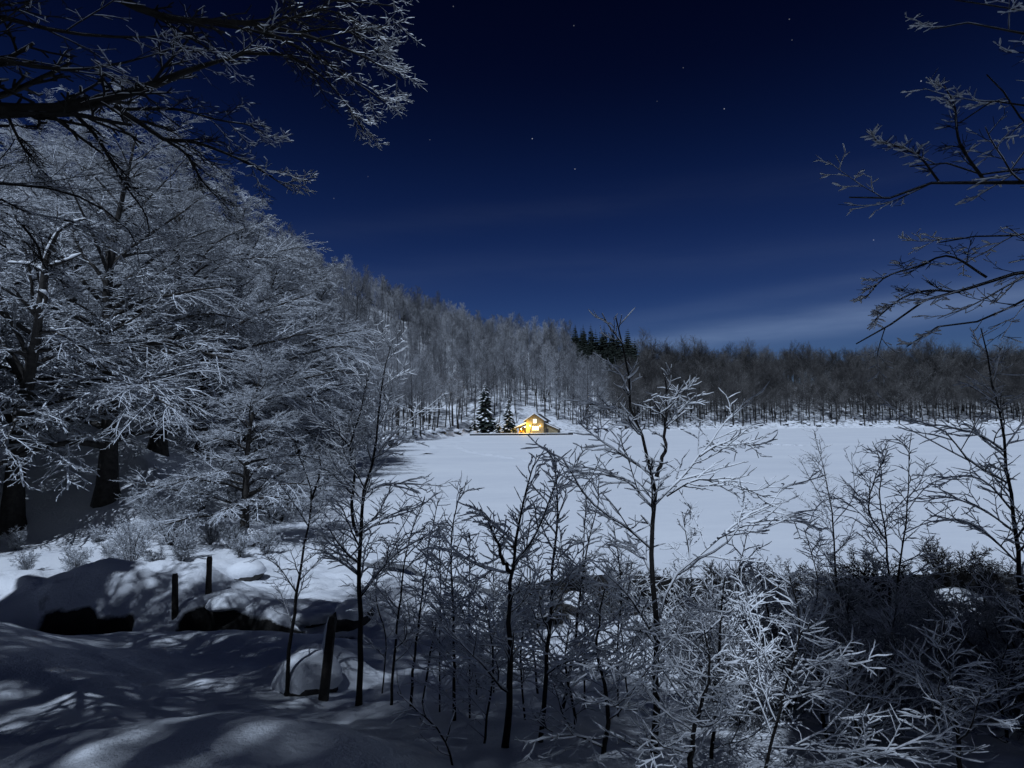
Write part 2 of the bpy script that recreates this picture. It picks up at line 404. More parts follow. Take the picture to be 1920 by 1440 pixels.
brush = sstep(_N - 6.2, _N - 3.6, RS) * sstep(_N + 1.0, _N + .3, RS) * sstep(bear(930), bear(1010), TH) * sstep(1.1, .95, TH)
a = me.attributes.new('brush', 'FLOAT', 'POINT'); a.data.foreach_set('value', np.ascontiguousarray(brush, dtype=np.float32).ravel())
tag(obj('ground', me), kind='structure')

# the frozen lake: snow on ice, with a lip towards the open water
lt = np.linspace(bear(440), .86, 460)
lr = np.linspace(0, 1, 90) ** 2.2
LN = np.interp(lt, *NEAR) + 1.1 * (vnoise(lt * 28, lt * 0, 5) - .5) + .5 * (vnoise(lt * 90, lt * 0, 6) - .5) + .2 * (vnoise(lt * 260, lt * 0, 7) - .5); LS = np.interp(lt, *FARS) + 6
LT, LR = np.meshgrid(lt, lr)
LRR = LN[None] + (LS - LN)[None] * LR
lx = LRR * np.sin(LT); ly = LRR * np.cos(LT); lz = .05 * fbm(lx * .25, ly * .25, 4, 61) + .02
lv = [np.stack([lx, ly, lz], -1)]
lip = np.stack([(LN - .06) * np.sin(lt), (LN - .06) * np.cos(lt), np.full_like(lt, -.05)], -1)[None]
lip2 = np.stack([(LN + .05) * np.sin(lt), (LN + .05) * np.cos(lt), np.full_like(lt, -.6)], -1)[None]
lvv = np.concatenate([lip2, lip, lv[0]], 0); nr = lvv.shape[0]
idx = np.arange(nr * len(lt)).reshape(nr, len(lt))
q = np.stack([idx[:-1, :-1], idx[:-1, 1:], idx[1:, 1:], idx[1:, :-1]], -1).reshape(-1, 4)
tag(obj('lake', mesh_np('lake', lvv.reshape(-1, 3), [q], M['lake'])), kind='structure')
g = Geo().add([(-16, 9, -.14), (34, 9, -.14), (34, 26, -.14), (-16, 26, -.14)], [(0, 1, 2, 3)])
# old tracks across the snow: low broken windrows
def windrow(px_path, wdt, hgt, seed):
    r_ = np.random.default_rng(seed); pl = np.array([G(a, b)[:2] for a, b in px_path]); n_ = 160
    pp = np.stack([np.interp(np.linspace(0, len(pl) - 1, n_), np.arange(len(pl)), pl[:, k]) for k in range(2)], -1)
    pp = pp + .25 * np.stack([fbm(np.arange(n_) * .21, np.zeros(n_), 3, seed), fbm(np.arange(n_) * .21, np.ones(n_) * 9, 3, seed)], -1)
    t_ = np.gradient(pp, axis=0); t_ = t_ / np.linalg.norm(t_, axis=1, keepdims=True); nn = np.stack([t_[:, 1], -t_[:, 0]], -1)
    rows = []
    for o_, h_ in ((-1, -.06), (-.45, .5), (-.1, 1.0), (.3, .55), (1, -.06)):
        rows.append(np.concatenate([pp + nn * (o_ * wdt / 2), (.03 + hgt * h_ * (np.clip(.15 + 1.7 * r_.random(n_) * (vnoise(np.arange(n_) * .13, np.zeros(n_), seed) > .35), 0, 1.6) if h_ > 0 else np.ones(n_)))[:, None]], 1))
    v_ = np.stack(rows, 1).reshape(-1, 3); ix_ = np.arange(n_ * 5).reshape(n_, 5)
    q_ = np.stack([ix_[:-1, :-1], ix_[1:, :-1], ix_[1:, 1:], ix_[:-1, 1:]], -1).reshape(-1, 4)
    return Geo().add(v_, q_)
for k_, (path_, w_, h_) in enumerate((([(858, 838), (880, 848), (930, 856), (1000, 866), (1110, 873)], 1.8, .16), ([(800, 852), (820, 838), (870, 828), (940, 823)], 2.6, .18), ([(745, 941), (800, 940), (868, 938)], .7, .07), ([(1420, 834), (1510, 836)], 1.8, .16), ([(860, 985), (960, 990), (1030, 1010)], .5, .05), ([(790, 960), (850, 975), (900, 1000), (960, 1050)], .6, .05))):
    tag(obj('track', windrow(path_, w_, h_, 80 + k_).mesh('track', M['lake'])), kind='structure')
tag(obj('water', g.mesh('water', M['water'])), kind='structure')

# ------------------------------------------------------------------ branches
Z = np.array([0, 0, 1.0])
def spline(pts, K):
    p = np.asarray(pts, float)
    if len(p) == 2: return p[0] + (p[1] - p[0]) * np.linspace(0, 1, K)[:, None]
    e = np.concatenate([[2 * p[0] - p[1]], p, [2 * p[-1] - p[-2]]])
    out = []
    for i in range(len(p) - 1):
        t = np.linspace(0, 1, 12, endpoint=False)[:, None]
        a, b, c, d = e[i:i + 4]
        out.append(.5 * (2 * b + (c - a) * t + (2 * a - 5 * b + 4 * c - d) * t ** 2 + (3 * b - a - 3 * c + d) * t ** 3))
    out = np.concatenate(out + [p[-1:]])
    s = np.concatenate([[0], np.cumsum(np.linalg.norm(np.diff(out, axis=0), axis=1))])
    u = np.linspace(0, s[-1], K)
    return np.stack([np.interp(u, s, out[:, k]) for k in range(3)], -1)
def tubes(geo, pts, rad, n):
    """pts (N,K,3), rad (N,K)"""
    N, K = rad.shape
    T = np.empty_like(pts); T[:, 1:-1] = pts[:, 2:] - pts[:, :-2] if K > 2 else T[:, 1:-1]
    T[:, 0] = pts[:, 1] - pts[:, 0]; T[:, -1] = pts[:, -1] - pts[:, -2]; T = unit(T)
    mt = np.abs(unit(pts[:, -1] - pts[:, 0])[:, 2])
    ref = np.where((mt > .75)[:, None], np.array([[.31, .95, 0]]), Z[None])[:, None]
    s = unit(np.cross(T, np.broadcast_to(ref, T.shape))); u = np.cross(s, T)
    an = np.arange(n) / n * 2 * math.pi
    ring = pts[:, :, None] + rad[:, :, None, None] * (np.cos(an)[None, None, :, None] * s[:, :, None] + np.sin(an)[None, None, :, None] * u[:, :, None])
    ix = np.arange(N * K * n).reshape(N, K, n); j = np.roll(ix, -1, 2)
    q = np.stack([ix[:, :-1], j[:, :-1], j[:, 1:], ix[:, 1:]], -1).reshape(-1, 4)
    geo.add(ring.reshape(-1, 3), q)
def snowrib(geo, pts, rad, w, h, lump=.5, seed=None, low=.25, grip=1.0):
    """a rib of snow lying along the upper side of each branch; steep stretches carry little"""
    N, K = rad.shape
    T = np.empty_like(pts); T[:, 1:-1] = pts[:, 2:] - pts[:, :-2] if K > 2 else T[:, 1:-1]
    T[:, 0] = pts[:, 1] - pts[:, 0]; T[:, -1] = pts[:, -1] - pts[:, -2]; T = unit(T)
    s = unit(np.cross(T, Z[None, None]) + 1e-6); up = np.cross(s, T)
    flat = np.clip(np.sqrt(np.clip(1 - T[..., 2] ** 2, 0, 1)) * 1.25 - .22, 0.0, 1) * grip + (1 - grip)
    k = flat * (1 - lump + 2 * lump * rng.random((N, K)))
    k[:, 0] *= .35; k[:, -1] *= .45
    ww = rad * .85 + w * k; hh = h * k
    L = pts - s * ww[..., None] + up * (rad * low)[..., None]
    R = pts + s * ww[..., None] + up * (rad * low)[..., None]
    TT = pts + up * (rad * .9 + hh)[..., None]
    B = pts - up * (rad * .3)[..., None]
    ring = np.stack([B, R, TT, L], 2)
    ix = np.arange(N * K * 4).reshape(N, K, 4); j = np.roll(ix, -1, 2)
    q = np.stack([ix[:, :-1], j[:, :-1], j[:, 1:], ix[:, 1:]], -1).reshape(-1, 4)
    cap = ix[:, -1][:, ::-1]
    geo.add(ring.reshape(-1, 3), np.concatenate([q, cap[:, ::-1]]))
def grow(pts, rad, M_, t0, t1, ang, asd, lenf, K, up=0.0, wig=.08, flat=.7, rr=.6, rmin=.002, tip=.45, lsd=.25, toward=None, absl=False):
    """side shoots: M_ per parent, returns pts (N*M,K,3), rad"""
    N, Kp, _ = pts.shape
    t = t0 + (t1 - t0) * (np.arange(M_)[None] + .15 + .7 * rng.random((N, M_))) / M_
    f = t * (Kp - 1); i = np.clip(f.astype(int), 0, Kp - 2); fr = (f - i)[..., None]
    n = np.arange(N)[:, None]
    base = pts[n, i] * (1 - fr) + pts[n, i + 1] * fr; T = unit(pts[n, i + 1] - pts[n, i])
    rb = rad[n, i] * (1 - fr[..., 0]) + rad[n, i + 1] * fr[..., 0]
    Lp = np.linalg.norm(np.diff(pts, axis=1), axis=2).sum(1)[:, None]
    s = np.cross(T, Z); sn = np.linalg.norm(s, axis=-1, keepdims=True)
    rnd = unit(rng.normal(size=T.shape)); s = np.where(sn > .25, s / np.maximum(sn, 1e-6), unit(np.cross(T, rnd)))
    v = np.cross(s, T)
    sg = np.where((np.arange(M_)[None] + rng.integers(0, 2, (N, 1))) % 2 == 0, 1.0, -1.0)
    phi = (rng.random((N, M_)) * 2 - 1) * math.pi * (1 - flat)
    lat = sg[..., None] * (np.cos(phi)[..., None] * s + np.sin(phi)[..., None] * v)
    an = np.radians(ang(t) if callable(ang) else ang) + np.radians(asd) * rng.normal(size=t.shape)
    d = np.cos(an)[..., None] * T + np.sin(an)[..., None] * lat
    Ln = (lenf(t) if callable(lenf) else lenf) * (1 if absl else Lp) * (1 + lsd * (rng.random(t.shape) * 2 - 1))
    step = Ln / (K - 1)
    out = [base]; p = base
    for k in range(K - 1):
        p = p + d * step[..., None]; out.append(p)
        d = d + np.asarray(up) * (Z if toward is None else toward) + wig * rng.normal(size=d.shape); d = unit(d)
    out = np.stack(out, 2).reshape(-1, K, 3)
    r0 = np.maximum(rb * rr, rmin)
    rd = (r0[..., None] * np.linspace(1, tip, K)).reshape(-1, K)
    return out, np.maximum(rd, rmin * .6)
def taper(K, r0, r1, p=1.0): return (r0 + (r1 - r0) * np.linspace(0, 1, K) ** p)

# ------------------------------------------------------------------ tree builders (local space, base at the origin)
def pick(mask, *arrs): return [a[mask] for a in arrs]
def big_beech(H, r0, seed, nl=30, lean=(0, 0), tropism=-.035, fan=1.0, dense=1.0, side=None, low=.16, trunk=None, rf=1.0):
    """old beech: thick trunk, spreading limbs, drooping sprays of rime-covered twigs. Returns trunk Geo, limb Geo, twig Geo."""
    global rng
    keep = rng; rng = np.random.default_rng(seed)
    K = 14
    if trunk is None:
        tp = np.array([(0, 0, -.6), (.03 * H * rng.normal() * .4, .02 * H * rng.normal() * .4, H * .25), (lean[0] * .5 + .03 * H * rng.normal() * .5, lean[1] * .5 + .02 * H * rng.normal(), H * .6), (lean[0], lean[1], H)])
    else: tp = np.asarray(trunk, float)
    tp = spline(tp, K)[None]
    tr = (r0 * (1 - .93 * np.linspace(0, 1, K) ** .85))[None]; tr[0, 0] *= 1.5; tr[0, 1] *= 1.1
    tg, lg, wg = Geo(), Geo(), Geo()
    tubes(tg, tp, tr, 10)
    az = rng.random(nl) * 6.283
    L1, R1 = grow(tp, tr, nl, low, .985, lambda t: 78 - 45 * t, 8, lambda t: fan * (.50 - .33 * np.clip((t - .35) / .65, 0, 1)), 10, up=tropism, wig=.10, flat=.0, rr=.5, rmin=.03, tip=.22, lsd=.3,
                  toward=None if side is None else unit(np.array([side[0], side[1], -.9])) * -1)
    tubes(lg, L1, R1, 6)
    L2, R2 = grow(L1, R1, int(13 * dense), .16, .98, 46, 10, lambda t: .42 - .2 * t, 6, up=tropism * 1.3, wig=.08, flat=.72, rr=.55, rmin=.014 * rf, tip=.5)
    tubes(wg, L2, R2, 4)
    L3, R3 = grow(L2, R2, int(9 * dense), .1, .98, 42, 10, lambda t: .44 - .2 * t, 3, up=tropism, wig=.10, flat=.8, rr=.7, rmin=.013 * rf, tip=.7)
    tubes(wg, L3, R3, 3)
    L4, R4 = grow(L3, R3, 4, .1, 1.0, 40, 12, lambda t: .33, 2, up=0, wig=.05, flat=.75, rr=.9, rmin=.012 * rf, tip=.75, absl=False)
    tubes(wg, L4, R4, 3)
    rng = keep
    return tg, lg, wg
def forest_tree(H, seed, kind):
    """a forest-grown tree seen from afar; kind 0 slender and rimed, kind 1 bare with a broad high crown"""
    global rng
    keep = rng; rng = np.random.default_rng(seed)
    K = 8
    tp = spline([(0, 0, -1.2), (.25 * rng.normal(), .25 * rng.normal(), H * .35), (.4 * rng.normal(), .4 * rng.normal(), H * .7), (.5 * rng.normal(), .5 * rng.normal(), H)], K)[None]
    tr = taper(K, .26 if kind == 0 else .30, .03)[None]
    tg, wg = Geo(), Geo(); tubes(tg, tp, tr, 5)
    if kind == 0:
        L1, R1 = grow(tp, tr, 32, .40, .99, lambda t: 54 - 22 * t, 8, lambda t: .25 - .17 * np.clip((t - .5) / .5, 0, 1), 5, up=.08, wig=.08, flat=0, rr=.4, rmin=.035, tip=.5)
    else:
        L1, R1 = grow(tp, tr, 32, .46, .97, lambda t: 74 - 44 * (t - .46) / .5, 10, lambda t: .36 - .19 * (t - .46) / .5, 5, up=.10, wig=.12, flat=0, rr=.45, rmin=.04, tip=.45)
    tubes(wg, L1, R1, 4)
    L2, R2 = grow(L1, R1, 8, .2, 1., 38, 10, lambda t: .42 - .12 * t, 3, up=.10, wig=.08, flat=.3, rr=.6, rmin=.026, tip=.6)
    tubes(wg, L2, R2, 3)
    L3, R3 = grow(L2, R2, 5, .15, 1., 36, 12, .42, 2, up=.05, wig=.05, flat=.3, rr=.75, rmin=.020, tip=.6)
    tubes(wg, L3, R3, 3)
    rng = keep
    return tg, wg
def spruce(H, W_, seed, tiers=24, snow=.5, start=.06):
    """trunk, needle boughs (flat drooping fans) and the snow that lies on them"""
    global rng
    keep = rng; rng = np.random.default_rng(seed)
    tg, ng, sg = Geo(), Geo(), Geo()
    tubes(tg, spline([(0, 0, -.8), (0, 0, H)], 5)[None], taper(5, .03 * H * .6, .02)[None], 6)
    for k in range(tiers):
        t = (k + .3) / tiers; z = H * (start + (.99 - start) * t); R = W_ * (1 - t) ** .85 * (.8 + .35 * rng.random()) + .12
        nb = int(9 - 4 * t)
        for b in range(nb):
            a = (b + rng.random() * .7) / nb * 6.283 + k * 1.3; L = R * (.75 + .45 * rng.random())
            d = np.array([math.cos(a), math.sin(a), 0]); s = np.array([-d[1], d[0], 0]); dr = .28 + .25 * rng.random()
            u = np.linspace(0, 1, 5); c = d[None] * (u * L)[:, None] + Z[None] * (z - dr * L * u ** 1.3 + .10 * L * u ** 3)[:, None]
            w = L * .30 * np.array([.25, .8, 1.0, .75, .08]) * (.7 + .6 * rng.random(5))
            for sgn in (-1, 1):     # jagged fan: a midrib and drooping teeth each side
                o = c + sgn * s[None] * w[:, None] - Z[None] * (w * .55)[:, None]
                v = np.concatenate([c, o]); ng.add(v, [(i, i + 1, i + 6, i + 5) if sgn > 0 else (i + 1, i, i + 5, i + 6) for i in range(4)])
            hang = c - Z[None] * (w * .9)[:, None]; ng.add(np.concatenate([c, hang]), [(i, i + 1, i + 6, i + 5) for i in range(4)])
            if rng.random() < snow:
                i0 = 2; p = c[1:5] + Z[None] * .05; w2 = w[1:5] * .55
                top = p + Z[None] * (.10 + .05 * L) * np.array([.5, 1, 1, .4])[:, None]
                v = np.concatenate([p - s[None] * w2[:, None] - Z * .06, top, p + s[None] * w2[:, None] - Z * .06])
                sg.add(v, [(i, i + 1, i + 5, i + 4) for i in range(3)] + [(i + 4, i + 5, i + 9, i + 8) for i in range(3)])
    rng = keep
    return tg, ng, sg
def copy_thing(parts, name, loc, rz, s, label, cat, group):
    r = empty(name, loc, label, cat, group, rz, s)
    for pn, me_ in parts:
        obj(pn, me_, r)
    return r

# ------------------------------------------------------------------ the far forests
HOUSE = G(1003, 813.6, .35)
def hidden_by(px, d): return False
def forest_points(px0, px1, spacing, rfar, seed, rmin=0):
    r_ = np.random.default_rng(seed)
    pts = []
    a0, a1 = bear(px0), bear(px1)
    xs = np.arange(-420, 480, spacing); ys = np.arange(20, 520, spacing)
    X, Y = np.meshgrid(xs, ys); X = X + (r_.random(X.shape) - .5) * spacing * .95; Y = Y + (r_.random(Y.shape) - .5) * spacing * .95
    X = X.ravel(); Y = Y.ravel(); t = np.arctan2(X, Y); r = np.hypot(X, Y)
    S = np.interp(t, *FARS); Rr = np.interp(t, _rx, _rR)
    ok = (t > a0) & (t < a1) & (r > S + 3.5) & (r < Rr + rfar) & (r > rmin)
    ok &= ~((np.abs(X - HOUSE[0]) < 11) & (np.abs(Y - HOUSE[1]) < 16)) & ~((np.abs(X - HOUSE[0] + 6) < 20) & (Y < HOUSE[1] + 4) & (Y > HOUSE[1] - 14)) & ~((X > HOUSE[0] - 27) & (X < HOUSE[0]) & (Y < HOUSE[1] + 15))
    X, Y = X[ok], Y[ok]; o = np.argsort(np.hypot(X, Y)); X, Y = X[o], Y[o]
    return np.stack([X, Y, height(X, Y)], -1)
def forest(name, label, cat, variants, pts, seed, mats, smin, smax):
    """stuff: one object whose own mesh holds the tree shapes and the spots they stand on"""
    r_ = np.random.default_rng(seed)
    V, Q, MI, vid = [], [], [], []; n = 0
    for k, (tg, wg) in enumerate(variants):
        for mi, g_ in ((0, tg), (1, wg)):
            v = np.concatenate(g_.v); q_ = np.concatenate(g_.q); V.append(v); Q.append(q_ + n); n += len(v)
            MI.append(np.full(len(q_), mi)); vid.append(np.full(len(v), k + 1))
    V.append(pts); vid.append(np.zeros(len(pts))); n0 = n; n += len(pts)
    me_ = mesh_np(name, np.concatenate(V), [np.concatenate(Q)], mats, True, np.concatenate(MI))
    def attr(nm, ty, arr, key='value'):
        a_ = me_.attributes.new(nm, ty, 'POINT'); a_.data.foreach_set(key, np.ascontiguousarray(arr).ravel())
    attr('vid', 'INT', np.concatenate(vid).astype(np.int32))
    pk = np.zeros(n, np.int32); pk[n0:] = r_.integers(0, len(variants), len(pts)); attr('pick', 'INT', pk)
    rot = np.zeros((n, 3), np.float32); rot[n0:, 2] = r_.random(len(pts)) * 6.283; rot[n0:, 0] = r_.normal(size=len(pts)) * .03; attr('turn', 'FLOAT_VECTOR', rot, 'vector')
    scl = np.ones((n, 3), np.float32); s_ = smin + (smax - smin) * r_.random(len(pts)); scl[n0:] = s_[:, None]; attr('grow', 'FLOAT_VECTOR', scl, 'vector')
    ng = bpy.data.node_groups.new(name, 'GeometryNodeTree')
    ng.interface.new_socket('Geometry', in_out='INPUT', socket_type='NodeSocketGeometry')
    ng.interface.new_socket('Geometry', in_out='OUTPUT', socket_type='NodeSocketGeometry')
    gi = ng.nodes.new('NodeGroupInput'); go = ng.nodes.new('NodeGroupOutput')
    def named(nm, ty):
        a_ = ng.nodes.new('GeometryNodeInputNamedAttribute'); a_.data_type = ty; a_.inputs['Name'].default_value = nm; return a_.outputs['Attribute']
    vi = named('vid', 'INT')
    def sel(k):
        c = ng.nodes.new('FunctionNodeCompare'); c.data_type = 'INT'; c.operation = 'EQUAL'
        ng.links.new(vi, c.inputs[2]); c.inputs[3].default_value = k
        s_ = ng.nodes.new('GeometryNodeSeparateGeometry'); s_.domain = 'POINT'
        ng.links.new(gi.outputs[0], s_.inputs[0]); ng.links.new(c.outputs[0], s_.inputs[1]); return s_.outputs[0]
    jn = ng.nodes.new('GeometryNodeJoinGeometry')
    for k in range(len(variants)):
        ti = ng.nodes.new('GeometryNodeGeometryToInstance'); ng.links.new(sel(k + 1), ti.inputs[0]); ng.links.new(ti.outputs[0], jn.inputs[0])
    ip = ng.nodes.new('GeometryNodeInstanceOnPoints'); ng.links.new(sel(0), ip.inputs['Points']); ng.links.new(jn.outputs[0], ip.inputs['Instance'])
    ip.inputs['Pick Instance'].default_value = True
    ng.links.new(named('pick', 'INT'), ip.inputs['Instance Index'])
    ng.links.new(named('turn', 'FLOAT_VECTOR'), ip.inputs['Rotation']); ng.links.new(named('grow', 'FLOAT_VECTOR'), ip.inputs['Scale'])
    ng.links.new(ip.outputs[0], go.inputs[0])
    o = obj(name, me_); md = o.modifiers.new('forest', 'NODES'); md.node_group = ng
    return tag(o, label, cat, kind='stuff')
def mk(variants, mt, mw):
    return [[('trunk', a_.mesh('trunk', mt)), ('crown', b_.mesh('crown', mw))] for a_, b_ in variants]
slender = [forest_tree(17 + 1.5 * k, 100 + k, 0) for k in range(5)]
broad = [forest_tree(17 + 1.3 * k, 200 + k, 1) for k in range(5)]
hill_pts = forest_points(150, 1150, 6.0, 22, 5, 62)
hill_pts = hill_pts[fbm(hill_pts[:, 0] / 22, hill_pts[:, 1] / 22, 3, 13) > -.17]
_t = np.arctan2(hill_pts[:, 0], hill_pts[:, 1]); _r = np.hypot(hill_pts[:, 0], hill_pts[:, 1])
hill_pts = hill_pts[~((_t > bear(1072)) & (_r > np.interp(_t, _rx, _rR) - 62))]
lake_pts = forest_points(1150, 2030, 5.4, 25, 6)
_t = np.arctan2(lake_pts[:, 0], lake_pts[:, 1]); _r = np.hypot(lake_pts[:, 0], lake_pts[:, 1])
lake_pts = lake_pts[~((_t < bear(1200)) & (_r > np.interp(_t, _rx, _rR) - 60))]
NIND = 150
forest('hillside_forest', 'grey rimed bare trees covering the steep hillside behind the lake', 'forest', slender, hill_pts[NIND:], 1, [M['trunk_far'], M['rime_far']], .62, 1.2)
forest('lakeside_forest', 'dark bare trees filling the wood beyond the far shore', 'forest', broad, lake_pts[NIND:], 2, [M['trunk_far'], M['twig_dark']], .70, 1.3)
sl_me = mk(slender, M['trunk_far'], M['rime_far']); br_me = mk(broad, M['trunk_far'], M['twig_dark'])
for k, p in enumerate(hill_pts[:NIND]):
    copy_thing(sl_me[k % 5], 'rimed_tree', p, random.random() * 6.28, .75 + .35 * random.random(), 'slender rimed bare tree at the foot of the hillside by the lake', 'tree', 'rimed trees at the foot of the hillside')
for k, p in enumerate(lake_pts[:NIND]):
    copy_thing(br_me[k % 5], 'bare_tree', p, random.random() * 6.28, .85 + .3 * random.random(), 'dark bare tree with a straight trunk lining the far shore', 'tree', 'bare trees lining the far shore')

# spruces: two beside the house, dark ones along the ridge
def spruce_me(*a, **k):
    t_, n_, s_ = spruce(*a, **k); out = [('trunk', t_.mesh('trunk', M['trunk_far'])), ('boughs', n_.mesh('boughs', M['needle'], False))]
    if s_.n: out.append(('snow', s_.mesh('snow', M['snow'])))
    return out
sp_big = spruce_me(20.5, 5.0, 31, 30, .6); sp_mid = spruce_me(14.5, 3.2, 32, 24, .6); sp_low = spruce_me(7.5, 3.0, 33, 16, .6)
def foot(px, d):
    r_ = ray(px, 790); x, y = r_[0] * d, r_[1] * d
    return (x, y, gz(x, y))
def at_shore(px, py, z=.6): g_ = G(px, py, z); return (g_[0], g_[1], gz(g_[0], g_[1]))
copy_thing(sp_big, 'spruce_tree', foot(910, 224), .4, 1, 'tallest dark spruce with snow clumps beside the lit house', 'tree', None)
copy_thing(sp_mid, 'spruce_tree', foot(954, 221), 1.9, 1, 'slimmer dark spruce standing between the tallest spruce and the house', 'tree', None)
copy_thing(sp_low, 'spruce_tree', foot(933, 219), 3.0, .8, 'low bushy spruce between the two tall spruces by the house', 'tree', None)
copy_thing(sp_low, 'spruce_tree', foot(888, 220), 1.0, .9, 'low snowy spruce left of the tallest spruce at the quay end', 'tree', None)
sp_r = [spruce_me(15 + 1.5 * k, 4.0, 41 + k, 18, 0.0) for k in range(3)]
def ridge(px, doff, s=1.0, lab='dark spruce in the clump at the ridge end', grp='ridge spruces', k=[0]):
    b_ = bear(px); Rr = float(np.interp(b_, _rx, _rR)) + doff
    x, y = Rr * math.sin(b_), Rr * math.cos(b_); k[0] += 1
    copy_thing(sp_r[k[0] % 3], 'ridge_spruce', (x, y, gz(x, y)), random.random() * 6, s, lab, 'tree', grp)
for k in range(72):
    px = 1078 + 114 * (k / 71) + random.uniform(-3, 3)
    ridge(px, random.uniform(-52, 2), random.uniform(1.1, 1.45) * (1.0 if px < 1165 else 1.25))
for px in (548, 566, 600, 690, 775, 784, 797, 806, 880, 894, 905, 730, 852, 756, 915, 1040, 1060):
    ridge(px, random.uniform(-14, 0), random.uniform(.75, 1.05), 'lone dark spruce among rimed trees along the hilltop', 'spruces along the hilltop')

# utility pole on the skyline
b_ = bear(1213); up_x, up_y = 405 * math.sin(b_), 405 * math.cos(b_); zz = gz(up_x, up_y)
gp = Geo(); tubes(gp, np.array([[(0, 0, -1), (0, 0, 20.5)]], float), np.array([[.22, .16]]), 6)
up_ = empty('utility_pole', (up_x, up_y, zz), 'thin dark utility pole with crossarms above the wooded skyline', 'pole')
obj('mast', gp.mesh('mast', M['wood']), up_)
for z_ in (19.6, 17.8):
    obj('crossarm', Geo().box((-1.5, -.1, z_), (1.5, .1, z_ + .22)).mesh('crossarm', M['wood'], False), up_)

# ------------------------------------------------------------------ the lit house on the quay
HZ = .74
hroot = empty('lake_house', (HOUSE[0], HOUSE[1], HZ), 'small stone gabled house with glowing windows on the far shore', 'house', rz=math.radians(-16))
def part(name, g_, m, parent=None, smooth=False): return obj(name, g_.mesh(name, m, smooth), parent or hroot)
w2, dep, ev, rd = 3.3, 8.5, 4.5, 6.75
g = Geo()
g.add([(-w2, 0, -1), (w2, 0, -1), (w2, 0, ev), (0, 0, rd), (-w2, 0, ev), (-w2, dep, -1), (w2, dep, -1), (w2, dep, ev), (0, dep, rd), (-w2, dep, ev)],
      [(0, 1, 2, 4), (6, 5, 9, 7), (1, 6, 7, 2), (5, 0, 4, 9)], [(4, 2, 3), (7, 9, 8)])
part('wall', g, M['wallstone'])
def roofslab(x0, z0, x1, z1, y0, y1, th_): 
    return Geo().add([(x0, y0, z0), (x1, y0, z1), (x1, y1, z1), (x0, y1, z0), (x0, y0, z0 + th_), (x1, y0, z1 + th_), (x1, y1, z1 + th_), (x0, y1, z0 + th_)],
                     [(0, 3, 2, 1), (4, 5, 6, 7), (0, 1, 5, 4), (1, 2, 6, 5), (2, 3, 7, 6), (3, 0, 4, 7)])
sl = (rd - ev) / w2
for sg in (-1, 1):
    o_ = roofslab(sg * (w2 + .8), ev - .8 * sl + .05, 0, rd + .05, -.6, dep + .5, .22)
    r_ = part('roof', o_, M['roof'])
    s_ = roofslab(sg * (w2 + .75), ev - .75 * sl + .28, 0, rd + .28, -.62, 2.2 if sg > 0 else dep + .3, .16)
    part('snow', s_, M['snow'], r_)
def window(name, x, z, w_, h_, m, yy=0.0, bars=1):
    fr = Geo(); t_ = .12
    fr.box((x - w_ / 2 - t_, yy - .07, z - t_), (x + w_ / 2 + t_, yy - .003, z)); fr.box((x - w_ / 2 - t_, yy - .07, z + h_), (x + w_ / 2 + t_, yy - .003, z + h_ + t_))
    fr.box((x - w_ / 2 - t_, yy - .07, z + .002), (x - w_ / 2, yy - .003, z + h_ - .002)); fr.box((x + w_ / 2, yy - .07, z + .002), (x + w_ / 2 + t_, yy - .003, z + h_ - .002))
    for k in range(bars): 
        bx = x - w_ / 2 + w_ * (k + 1) / (bars + 1); fr.box((bx - .035, yy - .06, z + .003), (bx + .035, yy - .003, z + h_ - .003))
    f_ = part('window', fr, M['wood'])
    part('pane', Geo().box((x - w_ / 2 + .001, yy - .035, z + .004), (x + w_ / 2 - .001, yy - .012, z + h_ - .004)), m, f_)
M['glow'] = m_emit('lit_pane', (1.0, .80, .36), 3.2); M['glow2'] = m_emit('lit_pane_upper', (1.0, .86, .5), 2.6)
window('window', 0, 3.55, 1.25, 1.5, M['glow2'], 0, 1)
window('window', .2, .95, 2.5, 1.5, M['glow'], 0, 2)
# lean-to porch with lamps
for x_ in (-7.3, -3.7): part('porch_post', Geo().box((x_ - .12, .3, -.8), (x_ + .12, .54, 1.6 if x_ < -5 else 2.7)), M['wood'])
pr = part('porch_roof', roofslab(-7.9, 1.55, -3.25, 3.35, .0, 5.5, .16), M['roof']); part('snow', roofslab(-7.85, 1.74, -3.25, 3.53, -.05, 5.4, .28), M['snow'], pr)
part('porch_wall', Geo().box((-7.4, 4.6, -.8), (-3.302, 4.8, 2.0)), M['wallstone'])
M['orange'] = m_plain('orange_canvas', (.75, .30, .03), .8, .2, 2, .1)
bt = empty('porch_table', (0, 0, 0), 'orange-lit table under the porch roof beside the house front', 'table')
bt.matrix_world = Matrix.Translation(Vector((HOUSE[0], HOUSE[1], HZ))) @ Matrix.Rotation(math.radians(-16), 4, 'Z')
obj('tabletop', Geo().box((-6.6, 1.6, .55), (-4.6, 2.6, .65)).mesh('tabletop', M['orange'], False), bt)
for x_ in (-6.4, -4.8): obj('leg', Geo().box((x_ - .1, 1.7, -.7), (x_ + .1, 2.5, .548)).mesh('leg', M['orange'], False), bt)
